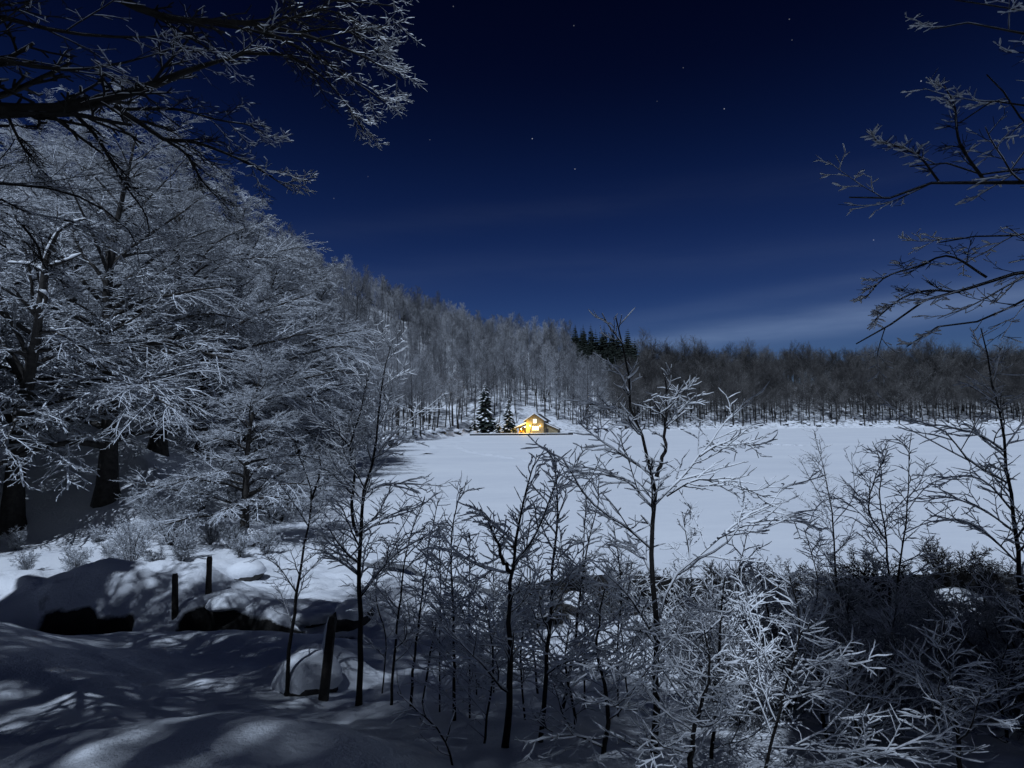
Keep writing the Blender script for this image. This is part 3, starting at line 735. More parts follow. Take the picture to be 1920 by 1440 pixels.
# annex on the other side
part('annex_wall', Geo().add([(w2 + .003, 1.2, -1), (8.2, 1.2, -1), (8.2, 1.2, 1.25), (w2 + .003, 1.2, 3.2), (w2 + .003, 6, -1), (8.2, 6, -1), (8.2, 6, 1.25), (w2 + .003, 6, 3.2)],
     [(0, 1, 2, 3), (5, 4, 7, 6), (1, 5, 6, 2), (4, 0, 3, 7)]), M['wallstone'])
ar = part('annex_roof', roofslab(8.75, 1.1, w2 + .01, 3.42, .7, 6.3, .16), M['roof']); part('snow', roofslab(8.7, 1.28, w2 + .01, 3.60, .66, 1.9, .22), M['snow'], ar)
part('door', Geo().box((w2 + .35, 1.12, -.9), (w2 + 1.5, 1.197, 1.5)), M['wood'])
# lamps: bracket lanterns that light the front, the porch and the snow before it
M['lamp'] = m_emit('lamp_glass', (1, .82, .45), 30)
def lamp(x, y, z, e, rad_=.12, size=.2, col=(1, .62, .07)):
    lv_, lq_ = Geo(), None
    lv_.box((x - size / 2, y - size / 2, z - size / 2), (x + size / 2, y + size / 2, z + size / 2))
    f_ = part('lantern', lv_, M['lamp'])
    part('bracket', Geo().box((x - .03, y - .03, z + size / 2 + .002), (x + .03, y + .25, z + size / 2 + .06)), M['wood'], f_)
    l = bpy.data.lights.new('lantern_light', 'POINT'); l.energy = e; l.color = col; l.shadow_soft_size = rad_
    lo = bpy.data.objects.new('lantern_light', l); COL.objects.link(lo); lo.parent = hroot; lo.location = (x, y - .35, z - .05)
lamp(-1.75, -.35, 2.65, 110); lamp(2.0, -.35, 2.65, 90); lamp(-5.4, 1.0, 1.45, 260, col=(1, .58, .06))
lamp(-3.5, -.9, 2.2, 1400)

# the quay in front of it
qk = empty('quay', (HOUSE[0] - 3, HOUSE[1] - 4.9, 0), 'low dark stone quay edge with snow on top before the house', 'quay')
qg, qs = Geo(), Geo()
for x0, x1, y0 in ((-20.5, -4.2, 0.2), (-4.2, 6.6, -1.2), (6.8, 16.5, .6)):
    qg, qs = Geo(), Geo()
    qg.box((x0, y0, -.8), (x1 - .02, y0 + 6, .56)); qs.box((x0 + .05, y0 + .05, .564), (x1 - .07, y0 + 6.1, .70))
    obj('edge', qg.mesh('edge', M['quay'], False), qk); obj('snow', qs.mesh('snow', M['snow'], False), qk)

# ------------------------------------------------------------------ old beeches along the left bank
def beech_parts(g3, off=None, rime='rime', bark='bark_old'):
    t_, l_, w_ = g3
    return [('trunk', t_.mesh('trunk', M[bark])), ('limbs', l_.mesh('limbs', M[bark])), ('crown', w_.mesh('crown', M[rime]))]
BE = [beech_parts(big_beech(19, .50, 301, 46, (1.0, -.8), -.065, .82, 1.0, rf=.85)),
      beech_parts(big_beech(17.5, .5, 302, 44, (1.4, -.5), -.07, .82, 1.0, rf=.85)),
      None,
      beech_parts(big_beech(19, .5, 304, 48, (1.2, -.8), -.075, .86, 1.0, rf=1.35, low=.10)),
      beech_parts(big_beech(18, .5, 305, 44, (1.0, -.4), -.075, .88, 1.0, rf=1.35, low=.10))]
BE[2] = BE[0]
LEFT = [  # px, py of the foot, depth, variant, scale, turn, label
    (205, 956, 28, 0, .93, 0.3, 'massive old beech with a leaning double-width dark trunk on the left bank'),
    (296, 918, 35, 2, .92, 2.1, 'rimed old beech just right of the massive leaning trunk'),
    (378, 893, 40, 1, .95, 4.0, 'rimed beech with short dark trunk between two old beeches, left bank'),
    (462, 990, 24, 1, .42, 1.2, 'slim young beech with dark trunk at the edge of the snowy inlet'),
    (455, 905, 44, 3, 1.05, 5.2, 'tall rimed beech bulging over the inlet on the left bank'),
    (518, 893, 54, 4, 1.10, 2.9, 'bright rimed beech leaning over the lake, third from the bank tip'),
    (566, 880, 64, 3, 1.10, 0.9, 'bright rimed beech leaning over the lake, second from the bank tip'),
    (606, 866, 76, 4, 1.05, 3.6, 'outermost rimed beech of the left bank, beside the open ice'),
    (120, 905, 40, 2, .95, 1.0, 'rimed beech behind the two thickest trunks on the left bank'),
    (250, 880, 52, 1, 1.1, 5.0, 'tall rimed beech in the second row above the inlet'),
    (400, 840, 62, 4, 1.05, 0.1, 'tall rimed beech on the slope behind the bank trees'),
    (330, 830, 58, 3, 1.0, 4.4, 'highest rimed beech crown on the slope, against the sky'),
    (480, 830, 82, 3, 1.1, 2.0, 'rimed beech on the slope beneath the far ridge'),
    (-90, 930, 30, 1, 1.0, 2.6, 'rimed beech at the far left edge of the bank'),
    (545, 880, 72, 3, 1.1, 4.1, 'rimed beech filling the gap behind the bank tip trees'),
    (490, 880, 60, 4, 1.1, 1.4, 'rimed beech crown behind the bulging one over the inlet'),
    (622, 860, 92, 3, 1.0, 0.3, 'small rimed beech behind the outermost tree of the bank'),
    (-330, 930, 26, 3, 1.1, 0.4, 'rimed beech added beyond the left picture edge to shade the bank trees'),  # added out of view to shade the trees at the left edge
    (60, 800, 55, 0, 1.15, 3.3, 'shaded rimed beech high on the slope at the left edge'),
    (180, 800, 64, 2, 1.15, 1.7, 'shaded rimed beech on the upper slope behind the snowy fork')]
for px, py, d, v, s_, rz, lab in LEFT:
    copy_thing(BE[v], 'beech_tree', foot(px, d), rz, s_, lab, 'tree', 'rimed beeches on the left bank')
# the thick beech at the left edge, its broken top a snow-plastered fork
b0 = np.array(foot(30, 26))
def loc(px, py, d): return P(px, py, d) - b0
tr_ = [(0, 0, -.6), loc(34, 830, 25.3), loc(52, 720, 24), loc(70, 620, 22.6), loc(78, 545, 21.4), loc(95, 440, 20.4)]
g3 = big_beech(16, .48, 331, 24, (0, 0), -.05, .75, .9, trunk=tr_, low=.30)
fork = empty('beech_tree', b0, 'thick beech with a snow-plastered fork of broken limbs, left edge', 'tree', 'rimed beeches on the left bank')
for n_, me_ in beech_parts(g3): obj(n_, me_, fork)
fs, fb = Geo(), Geo()
for path, r_ in (([(78, 570), (84, 510), (88, 480), (108, 435)], .15), ([(84, 510), (60, 497), (15, 492)], .07), ([(88, 500), (120, 490), (152, 476)], .08), ([(72, 545), (86, 556), (80, 580)], .10), ([(108, 435), (130, 420), (160, 410)], .06)):
    pts = spline([loc(a, b, 20.4 - .3 * random.random()) for a, b in path], 12)[None]; rr_ = taper(12, r_, r_ * .4)[None]
    tubes(fb, pts, rr_, 6); snowrib(fs, pts, rr_ * .9, .05, .06, .4, grip=.2)
obj('broken_limbs', fb.mesh('broken_limbs', M['bark_old']), fork); obj('snow', fs.mesh('snow', M['snow']), fork)

# rimed shrubs low on the left bank
def shrub(H, seed, n=9):
    global rng
    keep = rng; rng = np.random.default_rng(seed)
    g1, g2 = Geo(), Geo()
    st = []
    for k in range(n):
        a = k / n * 6.28 + rng.random(); sp = .25 + .5 * rng.random()
        st.append(spline([(0, 0, -.2), (math.cos(a) * sp * H * .35, math.sin(a) * sp * H * .35, H * .5), (math.cos(a) * sp * H * .9, math.sin(a) * sp * H * .9, H * (.75 + .3 * rng.random()))], 8))
    st = np.array(st); rd_ = np.tile(taper(8, .025 * H / 2, .007), (n, 1)); tubes(g1, st, rd_, 5)
    L2, R2 = grow(st, rd_, 12, .15, 1., 45, 10, lambda t: .38 - .2 * t, 5, 0, .09, .4, .6, .008, .6); tubes(g2, L2, R2, 3)
    L3, R3 = grow(L2, R2, 8, .1, 1., 42, 12, .36, 3, 0, .08, .6, .8, .0075, .7); tubes(g2, L3, R3, 3)
    L4, R4 = grow(L3, R3, 4, .2, 1., 42, 12, .4, 2, 0, .08, .6, .8, .007, .7); tubes(g2, L4, R4, 3)
    rng = keep
    return [('stems', g1.mesh('stems', M['bark_young'])), ('twigs', g2.mesh('twigs', M['rime']))]
SH = [shrub(2.6, 401), shrub(3.6, 402, 11), shrub(1.6, 403, 8)]
for px, d, v, s_, lab in ((255, 19.5, 2, 1.0, 'small bright rimed shrub beside the stream bank mound'), (560, 34, 1, 1.2, 'tall rimed thicket bush at the lake edge under the beeches'),
        (520, 30, 1, 1.1, 'wide rimed bush right of the slim young beech'), (600, 44, 1, 1.3, 'rimed bush reaching over the ice below the bright beeches'), (440, 30, 0, 1.2, 'rimed bush left of the slim young beech trunk'),
        (330, 24, 0, .9, 'thin rimed bush above the snowy inlet flat'),
        (500, 45, 1, 1.2, 'rimed bush in the shade beneath the bulging beech'), (640, 72, 1, 1.5, 'last rimed bush on the left shore before the open ice'), (690, 110, 1, 1.8, 'distant rimed bush on the left shore halfway to the house'),
        (380, 27, 2, 1.3, 'low rimed twigs beside the inlet trunk bases')):
    copy_thing(SH[v], 'shrub', foot(px, d), random.random() * 6, s_, lab, 'shrub', 'rimed shrubs on the left bank')

UB = shrub(1.0, 404, 7)
_ul = ['left of the bank mound', 'above the bank mound', 'beside the small bright shrub', 'below the massive leaning trunk', 'between the mound and the posts', 'behind the two rear posts', 'above the bright flat', 'at the foot of the slim young beech', 'left of the inlet rock', 'at the top of the inlet flat', 'right of the inlet rock', 'below the thick forked beech']
for k, (px, dd_) in enumerate(((60, 19.5), (150, 19), (215, 21), (190, 24), (300, 19.5), (350, 21), (400, 24), (440, 23), (455, 21.5), (330, 26), (505, 22), (40, 23))):
    copy_thing(UB, 'shrub', foot(px, dd_), k * 1.1, random.uniform(.6, 1.1), 'low rimed undergrowth ' + _ul[k], 'shrub', 'low undergrowth on the left bank')
# ------------------------------------------------------------------ young beeches in front of the lake
def thin(cp, cr_, pp, m_, full):
    """short parents keep fewer shoots"""
    L_ = np.linalg.norm(np.diff(pp, axis=1), axis=2).sum(1); k_ = rng.random(len(cp)) < np.repeat(np.clip(L_ / full, .12, 1), m_)
    return cp[k_], cr_[k_]
def sapling(label, stems, limbs=(), r0=.03, nl=12, dd=0.0, ll=.34, twm=8, budm=5, snow=1.0, leaves=0, seed=1, d=None, name='young_beech', low=.22, group='young beeches before the lake', bark='bark_young', ang=52):
    global rng
    keep = rng; rng = np.random.default_rng(seed)
    px0, py0 = stems[0][0]
    if d is None: d = ground_hit(px0, py0)
    base = P(px0, py0, d); base[2] = gz(base[0], base[1])
    sc_ = d / 7.0
    g1, g2, g3 = Geo(), Geo(), Geo()
    SP, SR = [], []
    for k, st in enumerate(stems):
        n_ = len(st); lean = rng.normal() * .25
        pts = [P(a, b, d + (lean + dd) * (i / max(1, n_ - 1)) * (1 if k else .6)) for i, (a, b) in enumerate(st)]
        if k == 0: pts[0] = np.array([pts[0][0], pts[0][1], base[2] - .12])
        rs_ = r0 if k == 0 else r0 * .55
        p_ = spline(pts, 16); p_[1:-1] += rng.normal(size=(14, 3)) * r0 * .25
        SP.append(p_); SR.append(taper(16, rs_, .0045, .9))
    SP = np.array(SP); SR = np.array(SR); SR[0, 0] *= 1.35
    tubes(g1, SP, SR, 7)
    LP, LR = grow(SP, SR, nl, low, .985, lambda t: ang - 14 * t, 9, lambda t: ll - (ll - .07) * np.clip((t - .25) / .75, 0, 1) ** .8, 9, up=.06, wig=.12, flat=.0, rr=.55, rmin=.0055, tip=.35)
    for path in limbs:
        e_ = path[-1] if isinstance(path[-1], float) else 0.0
        pp = [q for q in path if not isinstance(q, float)]
        p_ = spline([P(a, b, d + e_ * i / (len(pp) - 1)) for i, (a, b) in enumerate(pp)], 9)
        LP = np.concatenate([LP, p_[None]]); LR = np.concatenate([LR, taper(9, max(.30 * r0, .006), .0032)[None]])
    tubes(g2, LP, LR, 5)
    TP, TR = grow(LP, LR, twm, .14, 1.0, 46, 9, lambda t: .50 - .28 * t, 6, up=.03, wig=.12, flat=.75, rr=.65, rmin=.0028, tip=.5)
    TP, TR = thin(TP, TR, LP, twm, .55)
    TS, TSR = grow(SP, SR, 5, .45, 1.0, 50, 10, .14, 6, up=.05, wig=.07, flat=0., rr=.4, rmin=.0034, tip=.7, absl=True)
    TP = np.concatenate([TP, TS]); TR = np.concatenate([TR, TSR])
    tubes(g2, TP, TR, 4)
    BP, BR = grow(TP, TR, budm, .18, 1.0, 46, 10, lambda t: .125 * sc_ ** .3 * (1.2 - .5 * t), 4, up=.06, wig=.14, flat=.75, rr=.85, rmin=.0024, tip=.45, absl=True, lsd=.6)
    BP, BR = thin(BP, BR, TP, budm, .26)
    tubes(g2, BP, BR, 3)
    if snow:
        w_, h_ = .0024 * snow, .0066 * snow
        snowrib(g3, LP, LR, w_ * 1.2, h_ * 1.3, .6); snowrib(g3, TP, TR, w_ * 1.15, h_ * 1.25, .6); snowrib(g3, BP, BR, w_ * 1.1, h_ * 1.1, .55, grip=.75)
        snowrib(g3, SP, SR * .9, w_ * .6, h_ * 1.2, .8)
    root = empty(name, base, label, 'tree', group)
    obj('trunk', g1.mesh('trunk', M[bark], True, base), root); br_o = obj('branches', g2.mesh('branches', M[bark], True, base), root)
    if snow: obj('snow', g3.mesh('snow', M['snow'], True, base), br_o)
    if leaves:
        lf = Geo()
        for k in range(leaves):
            i = rng.integers(0, len(LP)); q = LP[i, rng.integers(2, 8)] + rng.normal(size=3) * .02 - Z * .03
            a, b = unit(rng.normal(size=3)), unit(rng.normal(size=3)); L_ = .035
            lf.add([q, q + a * L_ * .5 + b * L_ * .35, q + a * L_, q + a * L_ * .5 - b * L_ * .35 + Z * .008], [(0, 1, 2, 3)])
        o_ = obj('dead_leaves', lf.mesh('dead_leaves', M['leaf'], False, base), root); o_['kind'] = 'stuff'
    rng = keep
    return root
sapling('tall snow-dusted young beech with twin stems left of the open ice',
    [[(672, 1322), (676, 1180), (672, 1060), (679, 990), (685, 925), (699, 866), (705, 844), (703, 815), (711, 770), (717, 719), (724, 683), (734, 650), (737, 636)],
     [(671, 1005), (660, 945), (668, 890), (657, 850), (663, 815), (674, 778), (683, 733), (694, 690)]],
    [[(699, 864), (722, 830), (749, 805), (780, 778), (812, 757), .5], [(662, 844), (635, 814), (613, 800), (585, 780), -.5], [(685, 922), (724, 908), (772, 908), (830, 911), .4],
     [(663, 930), (625, 890), (600, 878), (570, 884), -.4], [(678, 1000), (735, 965), (790, 950), .6], [(676, 1120), (730, 1050), (790, 1010), (840, 985), -.5], [(674, 1080), (620, 1040), (590, 1030), -.3], [(705, 844), (690, 790), (668, 760), .5]],
    r0=.040, nl=22, ll=.22, twm=10, seed=501, low=.30)
sapling('dark forked young beech rising beside the snow-covered boulder, leftmost sapling',
    [[(537, 1305), (545, 1210), (556, 1110), (570, 1030), (582, 960), (585, 936), (578, 893), (558, 850), (553, 822)], [(585, 936), (599, 894), (601, 864), (588, 833)]],
    [[(579, 975), (610, 947), (633, 919), (648, 880), .3], [(577, 985), (555, 950), (530, 915), (505, 880), -.3], [(560, 1090), (610, 1040), (660, 1010), (690, 1000), .4], [(555, 1110), (520, 1060), (490, 1045), -.2], [(548, 1170), (525, 1110), (512, 1090), .2]],
    r0=.030, nl=9, ll=.2, twm=7, seed=502, leaves=26, snow=.5, low=.35)
sapling('large forked young beech with snowy spreading limbs before the middle of the ice',
    [[(1228, 1452), (1232, 1330), (1230, 1240), (1228, 1150), (1222, 1060), (1223, 1000), (1226, 953), (1231, 894), (1215, 872), (1204, 842), (1200, 807), (1185, 778), (1180, 743), (1177, 711), (1169, 667), (1159, 612), (1154, 592)],
     [(1231, 894), (1241, 866), (1248, 837), (1247, 807), (1251, 770), (1252, 732), (1248, 700)]],
    [[(1229, 945), (1252, 921), (1285, 889), (1308, 857), (1337, 825), (1355, 796), (1387, 764), .3], [(1312, 855), (1346, 834), (1381, 832), (1425, 835), .2], [(1250, 930), (1299, 901), (1337, 901), (1381, 910), (1436, 933), -.3],
     [(1236, 1160), (1262, 1085), (1320, 1035), (1369, 991), (1410, 962), (1448, 945), (1468, 912), .2], [(1345, 1010), (1404, 982), (1460, 975), (1520, 980), .1], [(1220, 948), (1185, 910), (1156, 892), (1110, 890), (1060, 894), .3],
     [(1222, 1030), (1170, 985), (1124, 956), (1089, 918), (1060, 866), (1025, 845), -.2], [(1223, 889), (1177, 860), (1147, 840), (1112, 816), (1083, 790), .2], [(1200, 812), (1165, 770), (1100, 757), (1092, 752), .2], [(1180, 740), (1165, 705), (1143, 680), .1],
     [(1177, 711), (1190, 700), (1198, 688), .1], [(1251, 760), (1275, 735), (1296, 720), .2], [(1250, 790), (1225, 752), (1222, 742), -.1], [(1250, 800), (1275, 770), (1300, 745), .2], [(1232, 1290), (1300, 1200), (1380, 1160), (1440, 1100), .4], [(1230, 1200), (1180, 1120), (1130, 1070), -.3]],
    r0=.029, nl=7, ll=.16, twm=12, budm=5, snow=.85, seed=503, d=4.1, low=.25)
sapling('sturdy young beech with dead leaf tuft at its fork, left of the large forked one',
    [[(945, 1402), (955, 1300), (957, 1180), (955, 1090), (962, 1060), (966, 1020), (978, 960), (990, 900), (1000, 872)], [(960, 1075), (938, 1040), (925, 1000), (900, 955)]],
    [[(957, 1075), (900, 1062), (850, 1030), (830, 1000), .3], [(960, 1060), (1000, 1010), (1030, 940), (1050, 880), -.3], [(966, 1020), (930, 985), (893, 955), .2]],
    r0=.030, nl=13, ll=.26, twm=8, seed=504, leaves=18, snow=1.1)
sapling('slender straight young beech right of the one with dead leaves', [[(1012, 1392), (1025, 1270), (1032, 1150), (1036, 1060), (1046, 960), (1040, 880), (1038, 845)]], [], r0=.022, nl=15, ll=.24, seed=505, snow=1.1)
sapling('leaning young beech with dark stem beneath the dark shore bank', [[(1050, 1330), (1075, 1230), (1085, 1130), (1100, 1030), (1120, 950)]], [], r0=.024, nl=12, ll=.24, seed=506)
sapling('straight young beech whose foot shows clear of the snow, mid left', [[(850, 1352), (852, 1230), (848, 1120), (845, 1050), (850, 980), (865, 915)]], [[(850, 1180), (820, 1120), (800, 1090), .2]], r0=.020, nl=13, ll=.25, seed=507)
sapling('thin young beech second from the twin-stemmed tree', [[(770, 1325), (776, 1230), (790, 1120), (805, 1020), (822, 935)]], [], r0=.019, nl=13, ll=.25, seed=508)
sapling('thin young beech nearest the twin-stemmed tree', [[(732, 1322), (740, 1220), (752, 1110), (768, 1010), (797, 932)]], [], r0=.019, nl=13, ll=.26, seed=509)
sapling('crooked young beech behind the straight mid-left one', [[(790, 1318), (810, 1210), (832, 1120), (842, 1060), (870, 1000)]], [], r0=.016, nl=10, ll=.26, seed=510)
sapling('narrow young beech standing against the ice right of centre', [[(1572, 1240), (1570, 1120), (1562, 1000), (1553, 920), (1540, 860), (1527, 812)]], [[(1560, 985), (1600, 930), (1596, 850), .2], [(1558, 960), (1520, 900), (1500, 860), .1]], r0=.024, nl=16, ll=.24, seed=511, snow=.9)
sapling('branching young beech between the narrow one and the bare wand', [[(1665, 1290), (1668, 1180), (1665, 1060), (1660, 1000), (1648, 930), (1655, 880), (1636, 828)], [(1660, 1010), (1630, 960), (1640, 900), (1665, 845)]], [[(1662, 1020), (1610, 960), (1560, 925), .2]], r0=.024, nl=14, ll=.26, seed=512, snow=.9)
sapling('bare wand-like young beech with long arching side shoots, right part', [[(1690, 1300), (1680, 1190), (1685, 1070), (1695, 1010), (1702, 930), (1706, 850), (1709, 812)]], [[(1695, 1000), (1740, 980), (1790, 975), (1830, 985), .3], [(1702, 935), (1725, 905), (1738, 870), .1], [(1700, 960), (1730, 920), (1760, 900), (1800, 900), .2]], r0=.020, nl=10, ll=.22, seed=513, snow=.9)
sapling('tall dark young beech at the right edge with limbs over the ice',
    [[(1925, 1300), (1920, 1180), (1912, 1060), (1900, 960), (1891, 900), (1884, 837), (1870, 761), (1857, 695), (1839, 615)]],
    [[(1886, 848), (1839, 817), (1790, 803), (1752, 796), .2], [(1888, 905), (1867, 893), (1815, 862), (1773, 810), (1720, 790), (1683, 778), -.2], [(1900, 960), (1850, 905), (1800, 893), (1764, 912), .2], [(1905, 1000), (1850, 960), (1790, 935), (1740, 930), .3],
     [(1912, 1060), (1850, 1000), (1800, 975), (1750, 980), .1], [(1884, 840), (1920, 790), .1], [(1870, 760), (1830, 730), (1795, 715), .2], [(1860, 700), (1880, 650), .1]],
    r0=.030, nl=12, ll=.16, seed=514, snow=.8, d=5.2)
sapling('low snowy young beech in the dark corner below the right edge', [[(1860, 1330), (1852, 1220), (1848, 1140), (1830, 1080)]], [], r0=.020, nl=12, ll=.36, seed=515, snow=1.0)
# the thicket low in the frame, right
TH_ = [((1420, 1452), (1470, 1300), (1500, 1180), (1480, 1080), 'arching young beech curving through the thicket below the ice'),
       ((1330, 1420), (1345, 1300), (1350, 1180), (1360, 1080), 'young beech in the thicket just right of the large forked one'),
       ((1560, 1450), (1540, 1330), (1530, 1220), (1500, 1130), 'shaded young beech low in the thicket, third from the large forked one'),
       ((1700, 1452), (1690, 1330), (1670, 1230), (1680, 1140), 'shaded upright young beech low in the right thicket'),
       ((1800, 1440), (1790, 1330), (1760, 1240), (1770, 1160), 'shaded snowy young beech near the lower right corner'),
       ((1130, 1440), (1140, 1330), (1120, 1210), (1135, 1100), 'twiggy young beech left of the large forked trunk, low'),
       ((905, 1452), (915, 1330), (925, 1240), (910, 1130), 'thin young beech in the lower middle before the sturdy one'),
       ((1065, 1452), (1080, 1350), (1060, 1250), (1070, 1160), 'bent young beech low in the middle of the thicket'),
       ((1290, 1452), (1300, 1370), (1330, 1260), (1320, 1180), 'short young beech at the foot of the large forked one'),
       ((1620, 1452), (1610, 1380), (1590, 1290), (1600, 1200), 'short shaded young beech in the right thicket gap'),
       ((1880, 1452), (1890, 1380), (1870, 1290), (1890, 1200), 'shaded young beech filling the lower right corner'),
       ((1460, 1330), (1450, 1240), (1440, 1150), (1420, 1060), 'young beech behind the arching one, near the water'),
       ((1180, 1320), (1170, 1230), (1165, 1140), (1180, 1040), 'young beech behind the large forked one, near the water'),
       ((1010, 1300), (1000, 1220), (985, 1140), (990, 1060), 'young beech behind the sturdy one, near the water'),
       ((1760, 1300), (1740, 1220), (1745, 1150), (1730, 1070), 'young beech behind the bare wand, near the water'),
       ((895, 1310), (890, 1230), (880, 1150), (885, 1080), 'small young beech between the straight one and the sturdy one'),
       ((1610, 1300), (1605, 1220), (1590, 1150), (1600, 1080), 'young beech behind the narrow one, near the water')]
for k, (*st, lab) in enumerate(TH_):
    sapling(lab, [st], [], r0=.011 + .005 * (k % 3), nl=17, ll=.58, twm=8, budm=6, seed=530 + k, snow=.85, low=.10, ang=70, d=None if st[0][1] < 1440 else 3.6 + .5 * (k % 4))
for k, (px, lab) in enumerate(((2010, 'young beech just beyond the right picture edge, nearest'), (2120, 'second young beech beyond the right picture edge'), (2250, 'third young beech beyond the right picture edge'), (2400, 'fourth young beech beyond the right picture edge'))):
    sapling(lab, [[(px, 1400 - 40 * (k % 2)), (px - 10, 1250), (px + 15, 1100), (px - 20, 930 + 60 * (k % 3))]], [], r0=.02, nl=14, ll=.34, seed=570 + k, snow=.9)
BR_ = shrub(1.5, 411, 10); BR2 = shrub(1.1, 412, 12)
for n_ in (BR_, BR2): n_[1][1].materials[0] = M['bark_young']
_bl = ['behind the sturdy sapling', 'behind the slender straight sapling', 'behind the large forked sapling', 'right of the large forked sapling', 'below the arching limb', 'behind the arching sapling', 'left of the narrow sapling', 'behind the narrow sapling', 'right of the narrow sapling', 'behind the bare wand', 'right of the bare wand', 'near the right picture edge', 'at the right picture edge', 'left of the dark bank']
for k, px in enumerate((1010, 1075, 1180, 1260, 1340, 1420, 1490, 1560, 1620, 1690, 1760, 1830, 1900, 965)):
    b_ = bear(px); r_ = float(np.interp(b_, *NEAR)) - random.uniform(3.0, 5.0); x, y = r_ * math.sin(b_), r_ * math.cos(b_)
    copy_thing((BR_, BR2)[k % 2], 'shrub', (x, y, gz(x, y) - .05), random.random() * 6, random.uniform(.55, .85), 'dark leafless brush on the near bank ' + _bl[k], 'shrub', 'brush on the near bank')
BR3 = shrub(2.0, 413, 11); BR3[1][1].materials[0] = M['rime_far']
for k in range(24):
    px = random.uniform(1320, 2000); dd_ = random.uniform(4.6, 13)
    r_ = ray(px, 790); x, y = r_[0] * dd_, r_[1] * dd_
    copy_thing(BR3, 'shrub', (x, y, gz(x, y) - .05), random.random() * 6, random.uniform(.3, .6), 'tangled leafless brush in the shaded thicket at lower right', 'shrub', 'brush in the shaded thicket')
for k, (px, pf, pt, lab) in enumerate(((715, 1300, 1010, 'wispy thin stem just right of the twin-stemmed beech'), (825, 1335, 985, 'wispy thin stem left of the straight mid-left beech'), (880, 1345, 1000, 'wispy thin stem right of the straight mid-left beech'), (925, 1300, 985, 'wispy thin stem left of the sturdy beech'),
        (985, 1350, 960, 'wispy thin stem right of the sturdy beech'), (1095, 1330, 930, 'wispy thin stem midway to the large forked beech'), (1160, 1345, 985, 'wispy thin stem left of the large forked trunk'), (1290, 1330, 960, 'wispy thin stem right of the large forked trunk'), (1390, 1320, 985, 'wispy thin stem under the long arching limb'), (1525, 1310, 990, 'wispy thin stem left of the narrow beech'))):
    q_ = random.uniform(-22, 22)
    sapling(lab, [[(px, pf), (px + q_ * .4, pf * .66 + pt * .34), (px - q_ * .5, pf * .33 + pt * .67), (px + q_, pt)]], [], r0=.011, nl=14, ll=.30, twm=8, budm=5, seed=590 + k, snow=1.0, low=.2)
# one thin snowy branch lying low over the foreground snow
sapling('thin snowy shoots sticking out of the foreground snow', [[(860, 1440), (830, 1380), (780, 1330), (750, 1300)]], [], r0=.008, nl=6, ll=.3, seed=560, snow=.6, name='beech_shoot')

